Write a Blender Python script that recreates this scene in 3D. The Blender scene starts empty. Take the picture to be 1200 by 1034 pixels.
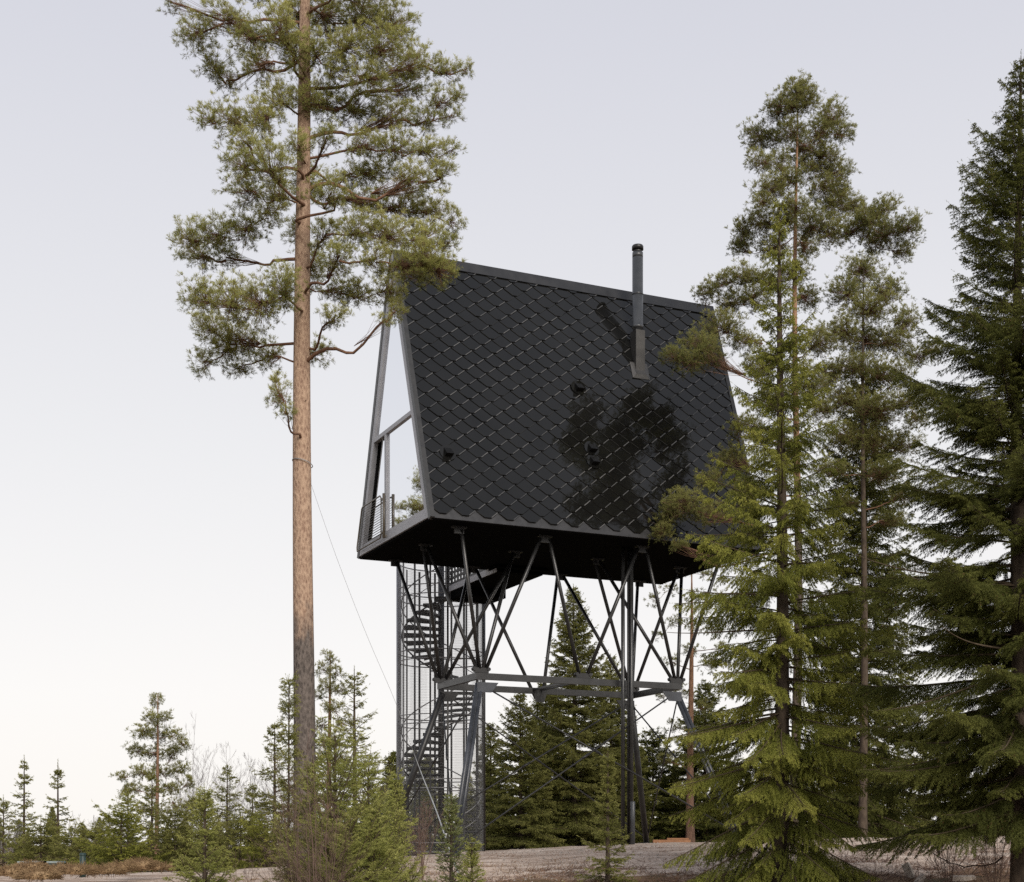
import bpy, math, random
import numpy as np
from mathutils import Vector
C = bpy.context.scene.collection
PI = math.pi
# ------------------------------------------------------------------ camera geometry (used to measure positions)
F, HX, HY, EYE = 1710.5, 600.0, 990.3, 1.7      # focal length in photo pixels, principal column, horizon row, eye height
def at(x, y, Y):
    return Vector(((x - HX) / F * Y, Y, EYE + (HY - y) / F * Y))

# ------------------------------------------------------------------ materials
MATS = {}
def nt(name):
    m = bpy.data.materials.new(name); m.use_nodes = True
    n = m.node_tree.nodes; l = m.node_tree.links; n.clear()
    out = n.new('ShaderNodeOutputMaterial'); b = n.new('ShaderNodeBsdfPrincipled')
    l.new(b.outputs[0], out.inputs[0]); MATS[name] = m
    return m, n, l, b, out
def ramp(n, stops):
    r = n.new('ShaderNodeValToRGB'); e = r.color_ramp.elements
    while len(e) < len(stops): e.new(0.5)
    for i, (p, c) in enumerate(stops):
        e[i].position = p; e[i].color = (*c, 1)
    return r
def surf(name, cols, rough=.5, metal=0, scale=4, bump=.0, bscale=40, spec=.5, rv=.1, stretch=None, coat=0):
    """noise mixed colour, roughness variation and fine bump"""
    m, n, l, b, out = nt(name)
    tc = n.new('ShaderNodeTexCoord'); mp = n.new('ShaderNodeMapping'); l.new(tc.outputs['Object'], mp.inputs[0])
    if stretch: mp.inputs['Scale'].default_value = stretch
    t = n.new('ShaderNodeTexNoise'); t.inputs['Scale'].default_value = scale; t.inputs['Detail'].default_value = 6
    l.new(mp.outputs[0], t.inputs[0])
    k = len(cols)
    r = ramp(n, [(.3 + .4 * i / max(1, k - 1), c) for i, c in enumerate(cols)])
    l.new(t.outputs[0], r.inputs[0]); l.new(r.outputs[0], b.inputs['Base Color'])
    mr = n.new('ShaderNodeMapRange'); mr.inputs[3].default_value = max(0, rough - rv); mr.inputs[4].default_value = min(1, rough + rv)
    l.new(t.outputs[0], mr.inputs[0]); l.new(mr.outputs[0], b.inputs['Roughness'])
    b.inputs['Metallic'].default_value = metal; b.inputs['Specular IOR Level'].default_value = spec
    if coat: b.inputs['Coat Weight'].default_value = coat
    if bump:
        t2 = n.new('ShaderNodeTexNoise'); t2.inputs['Scale'].default_value = bscale; t2.inputs['Detail'].default_value = 4
        l.new(mp.outputs[0], t2.inputs[0])
        bp = n.new('ShaderNodeBump'); bp.inputs['Strength'].default_value = bump; bp.inputs['Distance'].default_value = .02
        l.new(t2.outputs[0], bp.inputs['Height']); l.new(bp.outputs[0], b.inputs['Normal'])
    return m
def needle_mat(name, dark, mid, light, dead=(.12, .065, .03), trans=.25, nscale=1.2):
    """needles: colour from the per-shoot 'tint' attribute and a soft clump noise"""
    m, n, l, b, out = nt(name)
    a = n.new('ShaderNodeAttribute'); a.attribute_name = 'tint'
    tc = n.new('ShaderNodeTexCoord'); t = n.new('ShaderNodeTexNoise'); t.inputs['Scale'].default_value = nscale; t.inputs['Detail'].default_value = 3
    l.new(tc.outputs['Object'], t.inputs[0])
    ad = n.new('ShaderNodeMath'); ad.operation = 'MULTIPLY_ADD'; ad.inputs[1].default_value = .5
    sb = n.new('ShaderNodeMath'); sb.operation = 'SUBTRACT'; sb.inputs[1].default_value = .25
    l.new(t.outputs[0], ad.inputs[0]); l.new(a.outputs['Fac'], sb.inputs[0]); l.new(sb.outputs[0], ad.inputs[2])
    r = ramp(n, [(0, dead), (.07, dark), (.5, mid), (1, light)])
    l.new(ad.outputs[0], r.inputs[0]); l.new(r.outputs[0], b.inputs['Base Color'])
    b.inputs['Roughness'].default_value = .6; b.inputs['Specular IOR Level'].default_value = .15
    tr = n.new('ShaderNodeBsdfTranslucent'); l.new(r.outputs[0], tr.inputs[0])
    mx = n.new('ShaderNodeMixShader'); mx.inputs[0].default_value = trans
    l.new(b.outputs[0], mx.inputs[1]); l.new(tr.outputs[0], mx.inputs[2]); l.new(mx.outputs[0], out.inputs[0])
    return m
def bark_mat(name, low, high, z0, z1, plate=16):
    """bark: furrowed grey-brown below, flaking orange above (by height)"""
    m, n, l, b, out = nt(name)
    tc = n.new('ShaderNodeTexCoord'); sx = n.new('ShaderNodeSeparateXYZ'); l.new(tc.outputs['Object'], sx.inputs[0])
    mp = n.new('ShaderNodeMapping'); mp.inputs['Scale'].default_value = (1.6, 1.6, .75); l.new(tc.outputs['Object'], mp.inputs[0])
    v = n.new('ShaderNodeTexVoronoi'); v.inputs['Scale'].default_value = plate; l.new(mp.outputs[0], v.inputs[0])
    t = n.new('ShaderNodeTexNoise'); t.inputs['Scale'].default_value = 14; t.inputs['Detail'].default_value = 8; t.inputs['Roughness'].default_value = .7; l.new(mp.outputs[0], t.inputs[0])
    mr = n.new('ShaderNodeMapRange'); mr.inputs[1].default_value = z0; mr.inputs[2].default_value = z1
    ra = ramp(n, [(.25, low[0]), (.7, low[1])]); rb = ramp(n, [(.3, high[0]), (.7, high[1])])
    # ragged edge between the furrowed and the flaking bark
    tn = n.new('ShaderNodeTexNoise'); tn.inputs['Scale'].default_value = 5; tn.inputs['Detail'].default_value = 6; l.new(mp.outputs[0], tn.inputs[0])
    zz_ = n.new('ShaderNodeMath'); zz_.operation = 'MULTIPLY_ADD'; zz_.inputs[1].default_value = 1.6; l.new(tn.outputs[0], zz_.inputs[0]); l.new(sx.outputs[2], zz_.inputs[2])
    l.new(zz_.outputs[0], mr.inputs[0])
    mxn = n.new('ShaderNodeMath'); mxn.operation = 'MULTIPLY_ADD'; mxn.inputs[1].default_value = .45
    l.new(v.outputs[0], mxn.inputs[0]); l.new(t.outputs[0], mxn.inputs[2])
    s2 = n.new('ShaderNodeMath'); s2.operation = 'SUBTRACT'; s2.inputs[1].default_value = .16; l.new(mxn.outputs[0], s2.inputs[0])
    l.new(s2.outputs[0], ra.inputs[0]); l.new(s2.outputs[0], rb.inputs[0])
    mx = n.new('ShaderNodeMixRGB'); l.new(mr.outputs[0], mx.inputs[0]); l.new(ra.outputs[0], mx.inputs[1]); l.new(rb.outputs[0], mx.inputs[2])
    l.new(mx.outputs[0], b.inputs['Base Color']); b.inputs['Roughness'].default_value = .85; b.inputs['Specular IOR Level'].default_value = .25
    bp = n.new('ShaderNodeBump'); bp.inputs['Strength'].default_value = .9; bp.inputs['Distance'].default_value = .03
    l.new(mxn.outputs[0], bp.inputs['Height']); l.new(bp.outputs[0], b.inputs['Normal'])
    return m

M_SHINGLE = surf('shingle_metal', [(.005, .005, .0047), (.008, .008, .0076)], rough=.03, scale=.9, bump=.06, bscale=2.2, rv=.02, spec=.45)
M_SHINGLE.node_tree.nodes['Principled BSDF'].inputs['Specular Tint'].default_value = (1, .97, .91, 1)
M_GLINT = surf('seam_glint_paint', [(.012, .012, .012), (.085, .083, .08)], rough=.35, scale=1.1, spec=.6)  # pale grey stands in for light glinting on the shingle seams
M_BACK = surf('flashing_metal', [(.012, .012, .013), (.022, .022, .024)], rough=.4, scale=5, spec=.5)
M_RIDGE = surf('ridge_metal', [(.007, .007, .0075), (.012, .012, .0125)], rough=.35, scale=3, spec=.6)
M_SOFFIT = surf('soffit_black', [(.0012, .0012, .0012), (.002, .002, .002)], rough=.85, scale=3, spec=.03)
M_FRAME = surf('frame_metal', [(.24, .245, .265), (.31, .315, .34)], rough=.42, scale=2.5, spec=.5, bump=.08)
M_TRIM = surf('barge_trim', [(.012, .012, .013), (.02, .02, .02)], rough=.4, scale=5)
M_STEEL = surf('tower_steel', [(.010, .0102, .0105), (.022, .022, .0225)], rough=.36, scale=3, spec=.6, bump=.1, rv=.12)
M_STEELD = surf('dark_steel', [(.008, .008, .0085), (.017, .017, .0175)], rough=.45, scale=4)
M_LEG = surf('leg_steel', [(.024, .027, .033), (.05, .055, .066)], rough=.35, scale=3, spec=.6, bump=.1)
M_GALV = surf('galvanised_steel', [(.22, .22, .225), (.32, .32, .325)], rough=.45, scale=12, metal=0)
M_FLUE = surf('flue_metal', [(.03, .033, .037), (.05, .053, .058)], rough=.38, scale=3, spec=.6)
M_FLUEBOX = surf('flue_box_metal', [(.025, .024, .0235), (.04, .038, .036)], rough=.4, scale=4)
M_BRONZE = surf('bronze_tube', [(.07, .06, .045), (.1, .085, .065)], rough=.4, scale=6)
M_BLACK = surf('black_plastic', [(.006, .006, .006), (.012, .012, .012)], rough=.5, scale=6)
M_VENT = surf('vent_black', [(.004, .004, .004), (.007, .007, .007)], rough=.6, spec=.2)
M_CABLE = surf('grey_cable', [(.2, .21, .215), (.3, .31, .32)], rough=.5, scale=9)
M_PALEPL = surf('pale_green_board', [(.16, .2, .2), (.24, .28, .28)], rough=.6, scale=5)
M_DKGREEN = surf('dark_green_metal', [(.012, .03, .028), (.02, .045, .04)], rough=.5, scale=9)
M_INT = surf('dark_interior', [(.01, .01, .01), (.02, .018, .015)], rough=.8)
M_WOODP = surf('weathered_wood', [(.16, .12, .09), (.4, .34, .28)], rough=.8, scale=9, bump=.5, bscale=30, stretch=(1, 1, .2))
M_ORWOOD = surf('orange_wood', [(.2, .09, .04), (.28, .14, .07)], rough=.8, scale=9)
M_STONE = surf('grey_stone', [(.16, .14, .125), (.34, .31, .28)], rough=.9, scale=3, bump=.5, bscale=15)

def glass():
    m, n, l, b, out = nt('reflective_glass')
    b.inputs['Base Color'].default_value = (.86, .88, .92, 1); b.inputs['Metallic'].default_value = 1
    b.inputs['Roughness'].default_value = .015
    t = n.new('ShaderNodeTexNoise'); t.inputs['Scale'].default_value = .6
    tc = n.new('ShaderNodeTexCoord'); l.new(tc.outputs['Object'], t.inputs[0])
    bp = n.new('ShaderNodeBump'); bp.inputs['Strength'].default_value = .05; bp.inputs['Distance'].default_value = .05
    l.new(t.outputs[0], bp.inputs['Height']); l.new(bp.outputs[0], b.inputs['Normal'])
    return m
M_GLASS = glass()

N_PINE = needle_mat('pine_needles', (.085, .095, .03), (.31, .315, .095), (.55, .53, .2), trans=.4)
N_PINE2 = needle_mat('pine_needles_grey', (.055, .063, .022), (.20, .205, .065), (.38, .37, .13), trans=.4)
N_SPR = needle_mat('spruce_needles_olive', (.045, .055, .012), (.19, .205, .04), (.43, .42, .10), nscale=.9, trans=.28)
N_YOUNG = needle_mat('young_spruce_needles', (.08, .095, .03), (.26, .28, .075), (.48, .47, .16), nscale=1.5, trans=.35)
N_SPRD = needle_mat('spruce_needles_dark', (.025, .03, .008), (.085, .094, .022), (.19, .195, .05), nscale=.9)
N_SPRM = needle_mat('spruce_needles_mid', (.06, .068, .02), (.19, .195, .056), (.36, .35, .115), nscale=.8, trans=.35)
N_BLUE = needle_mat('spruce_needles_bluish', (.05, .06, .03), (.18, .205, .08), (.32, .335, .135), nscale=1.5)
B_PINE = bark_mat('pine_bark', ((.03, .025, .022), (.15, .125, .11)), ((.2, .12, .085), (.42, .295, .21)), 5.35, 6.15)
B_PINEF = bark_mat('far_pine_bark', ((.11, .065, .045), (.22, .13, .09)), ((.13, .07, .04), (.3, .17, .1)), 3, 8, 6)
B_PINEG = bark_mat('grey_pine_bark', ((.03, .024, .02), (.1, .075, .06)), ((.16, .085, .05), (.3, .18, .11)), 9, 11, 8)
B_LIMB = surf('pine_limb_bark', [(.11, .06, .038), (.22, .125, .08)], rough=.85, scale=8, spec=.2)
B_SPR = surf('spruce_bark', [(.035, .026, .02), (.09, .068, .05)], rough=.9, scale=11, spec=.2, bump=.6, bscale=20, stretch=(1, 1, .4))
B_SPRL = surf('spruce_twig_bark', [(.05, .035, .022), (.1, .075, .05)], rough=.9, scale=8, spec=.2)
B_TWIG = surf('bare_twig_bark', [(.10, .062, .05), (.19, .13, .105)], rough=.8, scale=9, spec=.2)
B_BIRCH = surf('birch_twig_bark', [(.2, .18, .175), (.3, .28, .275)], rough=.8, scale=9, spec=.2)
M_STRAW = surf('dry_grass', [(.15, .09, .048), (.33, .23, .13)], rough=.9, scale=5, spec=.1)
M_STRAW2 = surf('dry_litter', [(.12, .06, .045), (.3, .19, .12)], rough=.9, scale=3, spec=.1)

# ------------------------------------------------------------------ object helpers
def setp(o, label=None, cat=None, group=None, kind=None):
    if label: o['label'] = label
    if cat: o['category'] = cat
    if group: o['group'] = group
    if kind: o['kind'] = kind
    return o
def empty(name, loc=(0, 0, 0), label=None, cat=None, group=None):
    o = bpy.data.objects.new(name, None); C.objects.link(o); o.location = loc; o.empty_display_size = .2
    return setp(o, label, cat, group)
class MB:
    """collects boxes, bars, tubes and polygons in world space; build() links them as one mesh object"""
    def __init__(s): s.v = []; s.f = []; s.sm = []
    def add(s, vs, fs, smooth=False):
        k = len(s.v); s.v += [tuple(p) for p in vs]
        for f in fs: s.f.append([i + k for i in f]); s.sm.append(smooth)
    def hexa(s, b, t):     # two quads
        s.add(list(b) + list(t), [(3, 2, 1, 0), (4, 5, 6, 7), (0, 1, 5, 4), (1, 2, 6, 5), (2, 3, 7, 6), (3, 0, 4, 7)])
    def box(s, c, x, y, z):  # centre, half axes vectors
        c, x, y, z = map(Vector, (c, x, y, z))
        s.hexa([c - x - y - z, c + x - y - z, c + x + y - z, c - x + y - z], [c - x - y + z, c + x - y + z, c + x + y + z, c - x + y + z])
    def tube(s, pts, rad, n=10, cap=True):
        pts = [Vector(p) for p in pts]
        if not hasattr(rad, '__len__'): rad = [rad] * len(pts)
        vs = []; fs = []; a = None
        for i, p in enumerate(pts):
            d = (pts[min(i + 1, len(pts) - 1)] - pts[max(i - 1, 0)]).normalized()
            if a is None: a = d.orthogonal().normalized()
            else:
                a = (a - d * a.dot(d)); a = a.normalized() if a.length > 1e-6 else d.orthogonal().normalized()
            b = d.cross(a)
            for k in range(n):
                w = 2 * PI * k / n; vs.append(p + (a * math.cos(w) + b * math.sin(w)) * rad[i])
        for i in range(len(pts) - 1):
            for k in range(n):
                q = (k + 1) % n; fs.append((i * n + k, i * n + q, (i + 1) * n + q, (i + 1) * n + k))
        s.add(vs, fs, True)
        if cap:
            m = (len(pts) - 1) * n
            k0 = len(s.v) - len(vs)
            s.f.append([k0 + i for i in range(n)][::-1]); s.sm.append(False)
            s.f.append([k0 + m + i for i in range(n)]); s.sm.append(False)
    def bar(s, a, b, w, h, up=(0, 0, 1)):  # rectangular bar
        a, b, up = Vector(a), Vector(b), Vector(up); d = (b - a).normalized(); x = d.cross(up).normalized(); y = x.cross(d)
        s.box((a + b) / 2, (b - a) / 2, x * w / 2, y * h / 2)
    def prism(s, poly, off):   # polygon points extruded by a vector
        poly = [Vector(p) for p in poly]; off = Vector(off); n = len(poly)
        s.add(poly + [p + off for p in poly], [tuple(range(n))[::-1], tuple(range(n, 2 * n))] + [(i, (i + 1) % n, (i + 1) % n + n, i + n) for i in range(n)])
    def build(s, name, mat, root=None, loc=None):
        me = bpy.data.meshes.new(name)
        o0 = Vector(root.location) if root is not None else (Vector(loc) if loc is not None else Vector((0, 0, 0)))
        r = root
        while r is not None and r.parent is not None:
            r = r.parent; o0 = o0 + Vector(r.location)
        me.from_pydata([(p[0] - o0.x, p[1] - o0.y, p[2] - o0.z) for p in s.v], [], s.f)
        me.polygons.foreach_set('use_smooth', s.sm)
        me.materials.append(mat)
        me.update()
        o = bpy.data.objects.new(name, me); C.objects.link(o)
        if root is not None: o.parent = root
        elif loc is not None: o.location = loc
        return o
def copy_tree(o, parent=None):
    c = o.copy(); C.objects.link(c); c.parent = parent
    for ch in list(o.children): copy_tree(ch, c)
    return c

# ------------------------------------------------------------------ terrain
def sst(a, b, x): t = np.clip((x - a) / (b - a), 0, 1); return t * t * (3 - 2 * t)
def ground_np(X, Y):
    plat = np.interp(X, [-40, -9, -6, -1.5, 3, 7, 12, 40], [.7, .95, 1.12, 1.45, 1.68, 1.8, 1.9, 2.1])
    z = plat * sst(16, 38.5, Y)
    far = np.interp(X, [-60, -8, -2, 3, 12, 60], [.5, .75, 1.0, 1.3, 2.0, 2.3])
    w = sst(46, 62, Y); z = z * (1 - w) + far * w
    w = sst(90, 260, Y); z = z * (1 - w) + 1.0 * w
    z = z + .035 * np.sin(X * 1.7 + Y * .6) * np.sin(Y * 1.1 - X * .4) * sst(6, 20, Y)
    return z
def gz(x, y): return float(ground_np(np.array([x]), np.array([y]))[0])
def build_ground():
    xs = np.concatenate([np.linspace(-600, -45, 20), np.linspace(-42, 42, 281), np.linspace(45, 600, 20)])
    ys = np.concatenate([np.linspace(-120, 2, 8), np.linspace(4, 70, 265), np.linspace(74, 1200, 40)])
    X, Y = np.meshgrid(xs, ys); rng = np.random.default_rng(3)
    Z = ground_np(X, Y)
    # tyre ruts and little lumps in the worked gravel
    near = np.exp(-((Y - 34) / 12) ** 2)
    Z = Z + near * (.018 * np.sin(Y * 5.2 + .5 * np.sin(X * .4)) + rng.normal(0, .008, Z.shape))
    nx, ny = len(xs), len(ys)
    v = np.stack([X.ravel(), Y.ravel(), Z.ravel()], 1)
    i = np.arange(nx * ny).reshape(ny, nx)
    f = np.stack([i[:-1, :-1].ravel(), i[:-1, 1:].ravel(), i[1:, 1:].ravel(), i[1:, :-1].ravel()], 1)
    me = bpy.data.meshes.new('ground')
    me.vertices.add(len(v)); me.vertices.foreach_set('co', v.ravel())
    me.loops.add(f.size); me.loops.foreach_set('vertex_index', f.ravel())
    me.polygons.add(len(f)); me.polygons.foreach_set('loop_start', np.arange(0, f.size, 4)); me.polygons.foreach_set('loop_total', np.full(len(f), 4))
    me.polygons.foreach_set('use_smooth', np.ones(len(f), bool)); me.update(); me.validate()
    m, n, l, b, out = nt('gravel_and_heath')
    tc = n.new('ShaderNodeTexCoord')
    def noise(sc, det=8, st=None, rough=.6):
        t = n.new('ShaderNodeTexNoise'); t.inputs['Scale'].default_value = sc; t.inputs['Detail'].default_value = det; t.inputs['Roughness'].default_value = rough
        if st:
            mp = n.new('ShaderNodeMapping'); mp.inputs['Scale'].default_value = st; l.new(tc.outputs['Object'], mp.inputs[0]); l.new(mp.outputs[0], t.inputs[0])
        else: l.new(tc.outputs['Object'], t.inputs[0])
        return t
    g = noise(1.6, 10, (.35, 2.2, 1)); gr = ramp(n, [(.3, (.28, .2, .15)), (.5, (.53, .425, .35)), (.72, (.72, .62, .54))]); l.new(g.outputs[0], gr.inputs[0])
    fgr = noise(30, 4); fr = ramp(n, [(.35, (.55, .53, .5)), (.65, (1.1, 1.1, 1.1))]); l.new(fgr.outputs[0], fr.inputs[0])
    mu = n.new('ShaderNodeMixRGB'); mu.blend_type = 'MULTIPLY'; mu.inputs[0].default_value = 1; l.new(gr.outputs[0], mu.inputs[1]); l.new(fr.outputs[0], mu.inputs[2])
    h = noise(.9, 8); hr = ramp(n, [(.35, (.05, .045, .02)), (.5, (.13, .08, .045)), (.65, (.2, .13, .08))]); l.new(h.outputs[0], hr.inputs[0])
    # heath away from the gravel patch: mask from position plus noise
    sx = n.new('ShaderNodeSeparateXYZ'); l.new(tc.outputs['Object'], sx.inputs[0])
    far = n.new('ShaderNodeMapRange'); far.inputs[1].default_value = 47; far.inputs[2].default_value = 55; l.new(sx.outputs[1], far.inputs[0])
    nr = n.new('ShaderNodeMapRange'); nr.inputs[1].default_value = 31.5; nr.inputs[2].default_value = 27.5; l.new(sx.outputs[1], nr.inputs[0])
    ad = n.new('ShaderNodeMath'); ad.operation = 'MAXIMUM'; l.new(far.outputs[0], ad.inputs[0]); l.new(nr.outputs[0], ad.inputs[1])
    nn = noise(.8, 6)
    ov = n.new('ShaderNodeMath'); ov.operation = 'MULTIPLY_ADD'; ov.inputs[1].default_value = 1.3; l.new(nn.outputs[0], ov.inputs[0])
    s2 = n.new('ShaderNodeMath'); s2.operation = 'SUBTRACT'; s2.inputs[1].default_value = .72; l.new(ad.outputs[0], s2.inputs[0]); l.new(s2.outputs[0], ov.inputs[2])
    cl = n.new('ShaderNodeMapRange'); cl.inputs[1].default_value = .35; cl.inputs[2].default_value = .55; l.new(ov.outputs[0], cl.inputs[0])
    mx = n.new('ShaderNodeMixRGB'); l.new(cl.outputs[0], mx.inputs[0]); l.new(mu.outputs[0], mx.inputs[1]); l.new(hr.outputs[0], mx.inputs[2])
    l.new(mx.outputs[0], b.inputs['Base Color']); b.inputs['Roughness'].default_value = .95; b.inputs['Specular IOR Level'].default_value = .15
    bp = n.new('ShaderNodeBump'); bp.inputs['Strength'].default_value = .6; bp.inputs['Distance'].default_value = .05
    l.new(g.outputs[0], bp.inputs['Height']); l.new(bp.outputs[0], b.inputs['Normal'])
    me.materials.append(m)
    o = bpy.data.objects.new('ground', me); C.objects.link(o); setp(o, kind='structure')
build_ground()

# ------------------------------------------------------------------ the cabin
X0, Y0, TH = -1.965, 35.639, .424
CL, CW, CH, CT, ZB = 9.684, 5.614, 7.497, .09, 8.0 + EYE
UU = Vector((math.cos(TH), math.sin(TH), 0)); VV = Vector((-math.sin(TH), math.cos(TH), 0)); ZZ = Vector((0, 0, 1))
O = Vector((X0, Y0, 0))
def W(u, v, z): return O + UU * u + VV * v + ZZ * z
def ray_plane(px, py, p0, nrm):
    d = at(px, py, 1.0) - Vector((0, 0, EYE)); c = Vector((0, 0, EYE))
    return c + d * ((p0 - c).dot(nrm) / d.dot(nrm))
def gab(px, py):       # photo point on the gable wall -> (v, z)
    p = ray_plane(px, py, W(0, 0, ZB), UU) - O; return (p.dot(VV), p.z)
SL = math.hypot(CW / 2 - CT, CH); RV = (CW / 2 - CT) / SL; RZ = CH / SL
RDIR = VV * RV + ZZ * RZ; RN = VV * -RZ + ZZ * RV
def roofp(s, r, h, side=0):   # point on a roof slope: s along, r up, h outwards
    if side == 0: return W(s, 0, ZB) + RDIR * r + RN * h
    d = VV * -RV + ZZ * RZ; n_ = VV * RZ + ZZ * RV
    return W(s, CW, ZB) + d * r + n_ * h
def roof_sr(px, py):
    p = ray_plane(px, py, W(0, 0, ZB), RN) - W(0, 0, ZB); return p.dot(UU), p.dot(RDIR)

cabin = empty('treetop_cabin', W(CL / 2, CW / 2, ZB), 'black steep-roofed cabin raised high on steel struts above the gravel', 'cabin')
# body under the skin
m = MB(); e = .02
sec = [(e, ZB + .02), (CW - e, ZB + .02), (CW / 2 + CT - e * .3, ZB + CH - .06), (CW / 2 - CT + e * .3, ZB + CH - .06)]
m.prism([W(.12, v, z) for v, z in sec[:2]] + [W(.12, sec[2][0], sec[2][1]), W(.12, sec[3][0], sec[3][1])], UU * 0)
m = MB()
for side in (0, 1):
    q = [roofp(.02, .03, -.02, side), roofp(CL - .02, .03, -.02, side), roofp(CL - .02, SL - .02, -.02, side), roofp(.02, SL - .02, -.02, side)]
    nn = (RN if side == 0 else VV * RZ + ZZ * RV)
    m.prism(q, nn * -.14)
m.build('roof_deck', M_BACK, cabin)
rng = random.Random(5); glints = MB()
def clip(poly, ax, val, keep_less):
    out = []
    for i in range(len(poly)):
        a, b = poly[i], poly[(i + 1) % len(poly)]
        ia = (a[ax] <= val) if keep_less else (a[ax] >= val); ib = (b[ax] <= val) if keep_less else (b[ax] >= val)
        if ia: out.append(a)
        if ia != ib:
            t = (val - a[ax]) / (b[ax] - a[ax]); out.append((a[0] + t * (b[0] - a[0]), a[1] + t * (b[1] - a[1])))
    return out
NC = 16; PW = CL / NC; PR = .2205
def shingles(side):
    m = MB(); hw = PW / 2
    for row in range(-1, int(SL / PR) + 1):
        r0 = row * PR + .10
        for c in range(-1, NC + 1):
            s0 = (c + .5 + (.5 if row % 2 else 0)) * PW
            poly = [(s0 - .065, r0), (s0 + .065, r0), (s0 + hw - .014, r0 + PR - .03), (s0 + hw - .012, r0 + PR + .05), (s0 + .12, r0 + 2 * PR), (s0 - .12, r0 + 2 * PR), (s0 - hw + .012, r0 + PR + .05), (s0 - hw + .014, r0 + PR - .03)]
            if row == -1: poly = clip(poly, 1, .1, False) if False else poly
            for ax, val, kl in ((0, .07, False), (0, CL - .07, True), (1, .12, False), (1, SL - .2, True)):
                poly = clip(poly, ax, val, kl)
                if len(poly) < 3: break
            if len(poly) < 3: continue
            if row == -1: continue
            tx, ty = rng.gauss(0, .008), rng.gauss(0, .008); dz = rng.uniform(0, .002)
            def hh(s, r): return .046 - .085 * (r - r0) + tx * (s - s0) + ty * (r - r0 - PR) + dz
            # drop duplicate points
            pp = []
            for p in poly:
                if not pp or (abs(p[0] - pp[-1][0]) + abs(p[1] - pp[-1][1])) > 1e-4: pp.append(p)
            n = len(pp)
            if n < 3: continue
            cx_, cy_ = sum(p[0] for p in pp) / n, sum(p[1] for p in pp) / n
            ins = [(p[0] + (cx_ - p[0]) * .03, p[1] + (cy_ - p[1]) * .03) for p in pp]
            top = [roofp(s, r, hh(s, r) + .0015, side) for s, r in ins]
            mid = [roofp(s, r, hh(s, r) - .004, side) for s, r in pp]
            bot = [roofp(s, r, hh(s, r) - .028, side) for s, r in pp]
            fs = [tuple(range(n))] + [(n + i, n + (i + 1) % n, (i + 1) % n, i) for i in range(n)] + [(2 * n + i, 2 * n + (i + 1) % n, n + (i + 1) % n, n + i) for i in range(n)]
            if side: fs = [f[::-1] for f in fs]
            m.add(top + mid + bot, fs)
            # added strip along the lower right edge, its pale colour a painted glint
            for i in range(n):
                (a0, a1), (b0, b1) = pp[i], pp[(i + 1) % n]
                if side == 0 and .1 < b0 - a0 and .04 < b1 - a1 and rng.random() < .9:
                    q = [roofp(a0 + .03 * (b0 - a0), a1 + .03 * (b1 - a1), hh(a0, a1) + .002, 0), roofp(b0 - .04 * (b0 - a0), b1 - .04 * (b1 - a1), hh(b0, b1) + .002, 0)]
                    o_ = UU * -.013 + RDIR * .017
                    glints.prism([q[0], q[1], q[1] + o_, q[0] + o_], RN * .004)
    return m
roof_mb = shingles(0); n0 = len(roof_mb.f); roof_mb.add(glints.v, glints.f)
roof = roof_mb.build('roof', M_SHINGLE, cabin); roof.data.materials.append(M_GLINT)
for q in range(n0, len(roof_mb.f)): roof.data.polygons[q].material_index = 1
shingles(1).build('roof', M_SHINGLE, cabin)
# ridge cap, barge trims, eave flashing
m = MB()
for side in (0, 1):
    nn = (RN if side == 0 else VV * RZ + ZZ * RV)
    m.prism([roofp(-.04, SL - .30, .036, side), roofp(CL + .04, SL - .30, .036, side), roofp(CL + .04, SL + .01, .036, side), roofp(-.04, SL + .01, .036, side)], nn * .022)
a = W(-.05, CW / 2 - CT - .03, ZB + CH); b = W(CL + .05, CW / 2 - CT - .03, ZB + CH)
m.prism([a, b, b + VV * (2 * CT + .06), a + VV * (2 * CT + .06)], ZZ * .03)
m.build('ridge_cap', M_RIDGE, cabin)
for side in (0, 1):
    for s0, s1 in ((-.045, .075), (CL - .075, CL + .045)):
        nn = (RN if side == 0 else VV * RZ + ZZ * RV)
        m = MB(); m.prism([roofp(s0, -.0, -.10, side), roofp(s1, -.0, -.10, side), roofp(s1, SL - .25, -.10, side), roofp(s0, SL - .25, -.10, side)], nn * .15); m.build('barge_board', M_TRIM, cabin)
m = MB()
for side in (0, 1):
    nn = (RN if side == 0 else VV * RZ + ZZ * RV)
    m.prism([roofp(.08, .0, -.018, side), roofp(CL - .08, .0, -.018, side), roofp(CL - .08, .34, -.018, side), roofp(.08, .34, -.018, side)], nn * .022)
m.build('eave_flashing', M_BACK, cabin)
# floor slab / soffit
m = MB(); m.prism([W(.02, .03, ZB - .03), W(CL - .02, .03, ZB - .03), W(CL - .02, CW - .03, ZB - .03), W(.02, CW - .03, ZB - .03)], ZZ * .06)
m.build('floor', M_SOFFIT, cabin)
# far gable wall
m = MB(); m.prism([W(CL - .1, .1, ZB + .04), W(CL - .1, CW - .1, ZB + .04), W(CL - .1, CW / 2 + .05, ZB + CH - .15), W(CL - .1, CW / 2 - .05, ZB + CH - .15)], UU * .06)
m.build('wall', M_TRIM, cabin)
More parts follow.
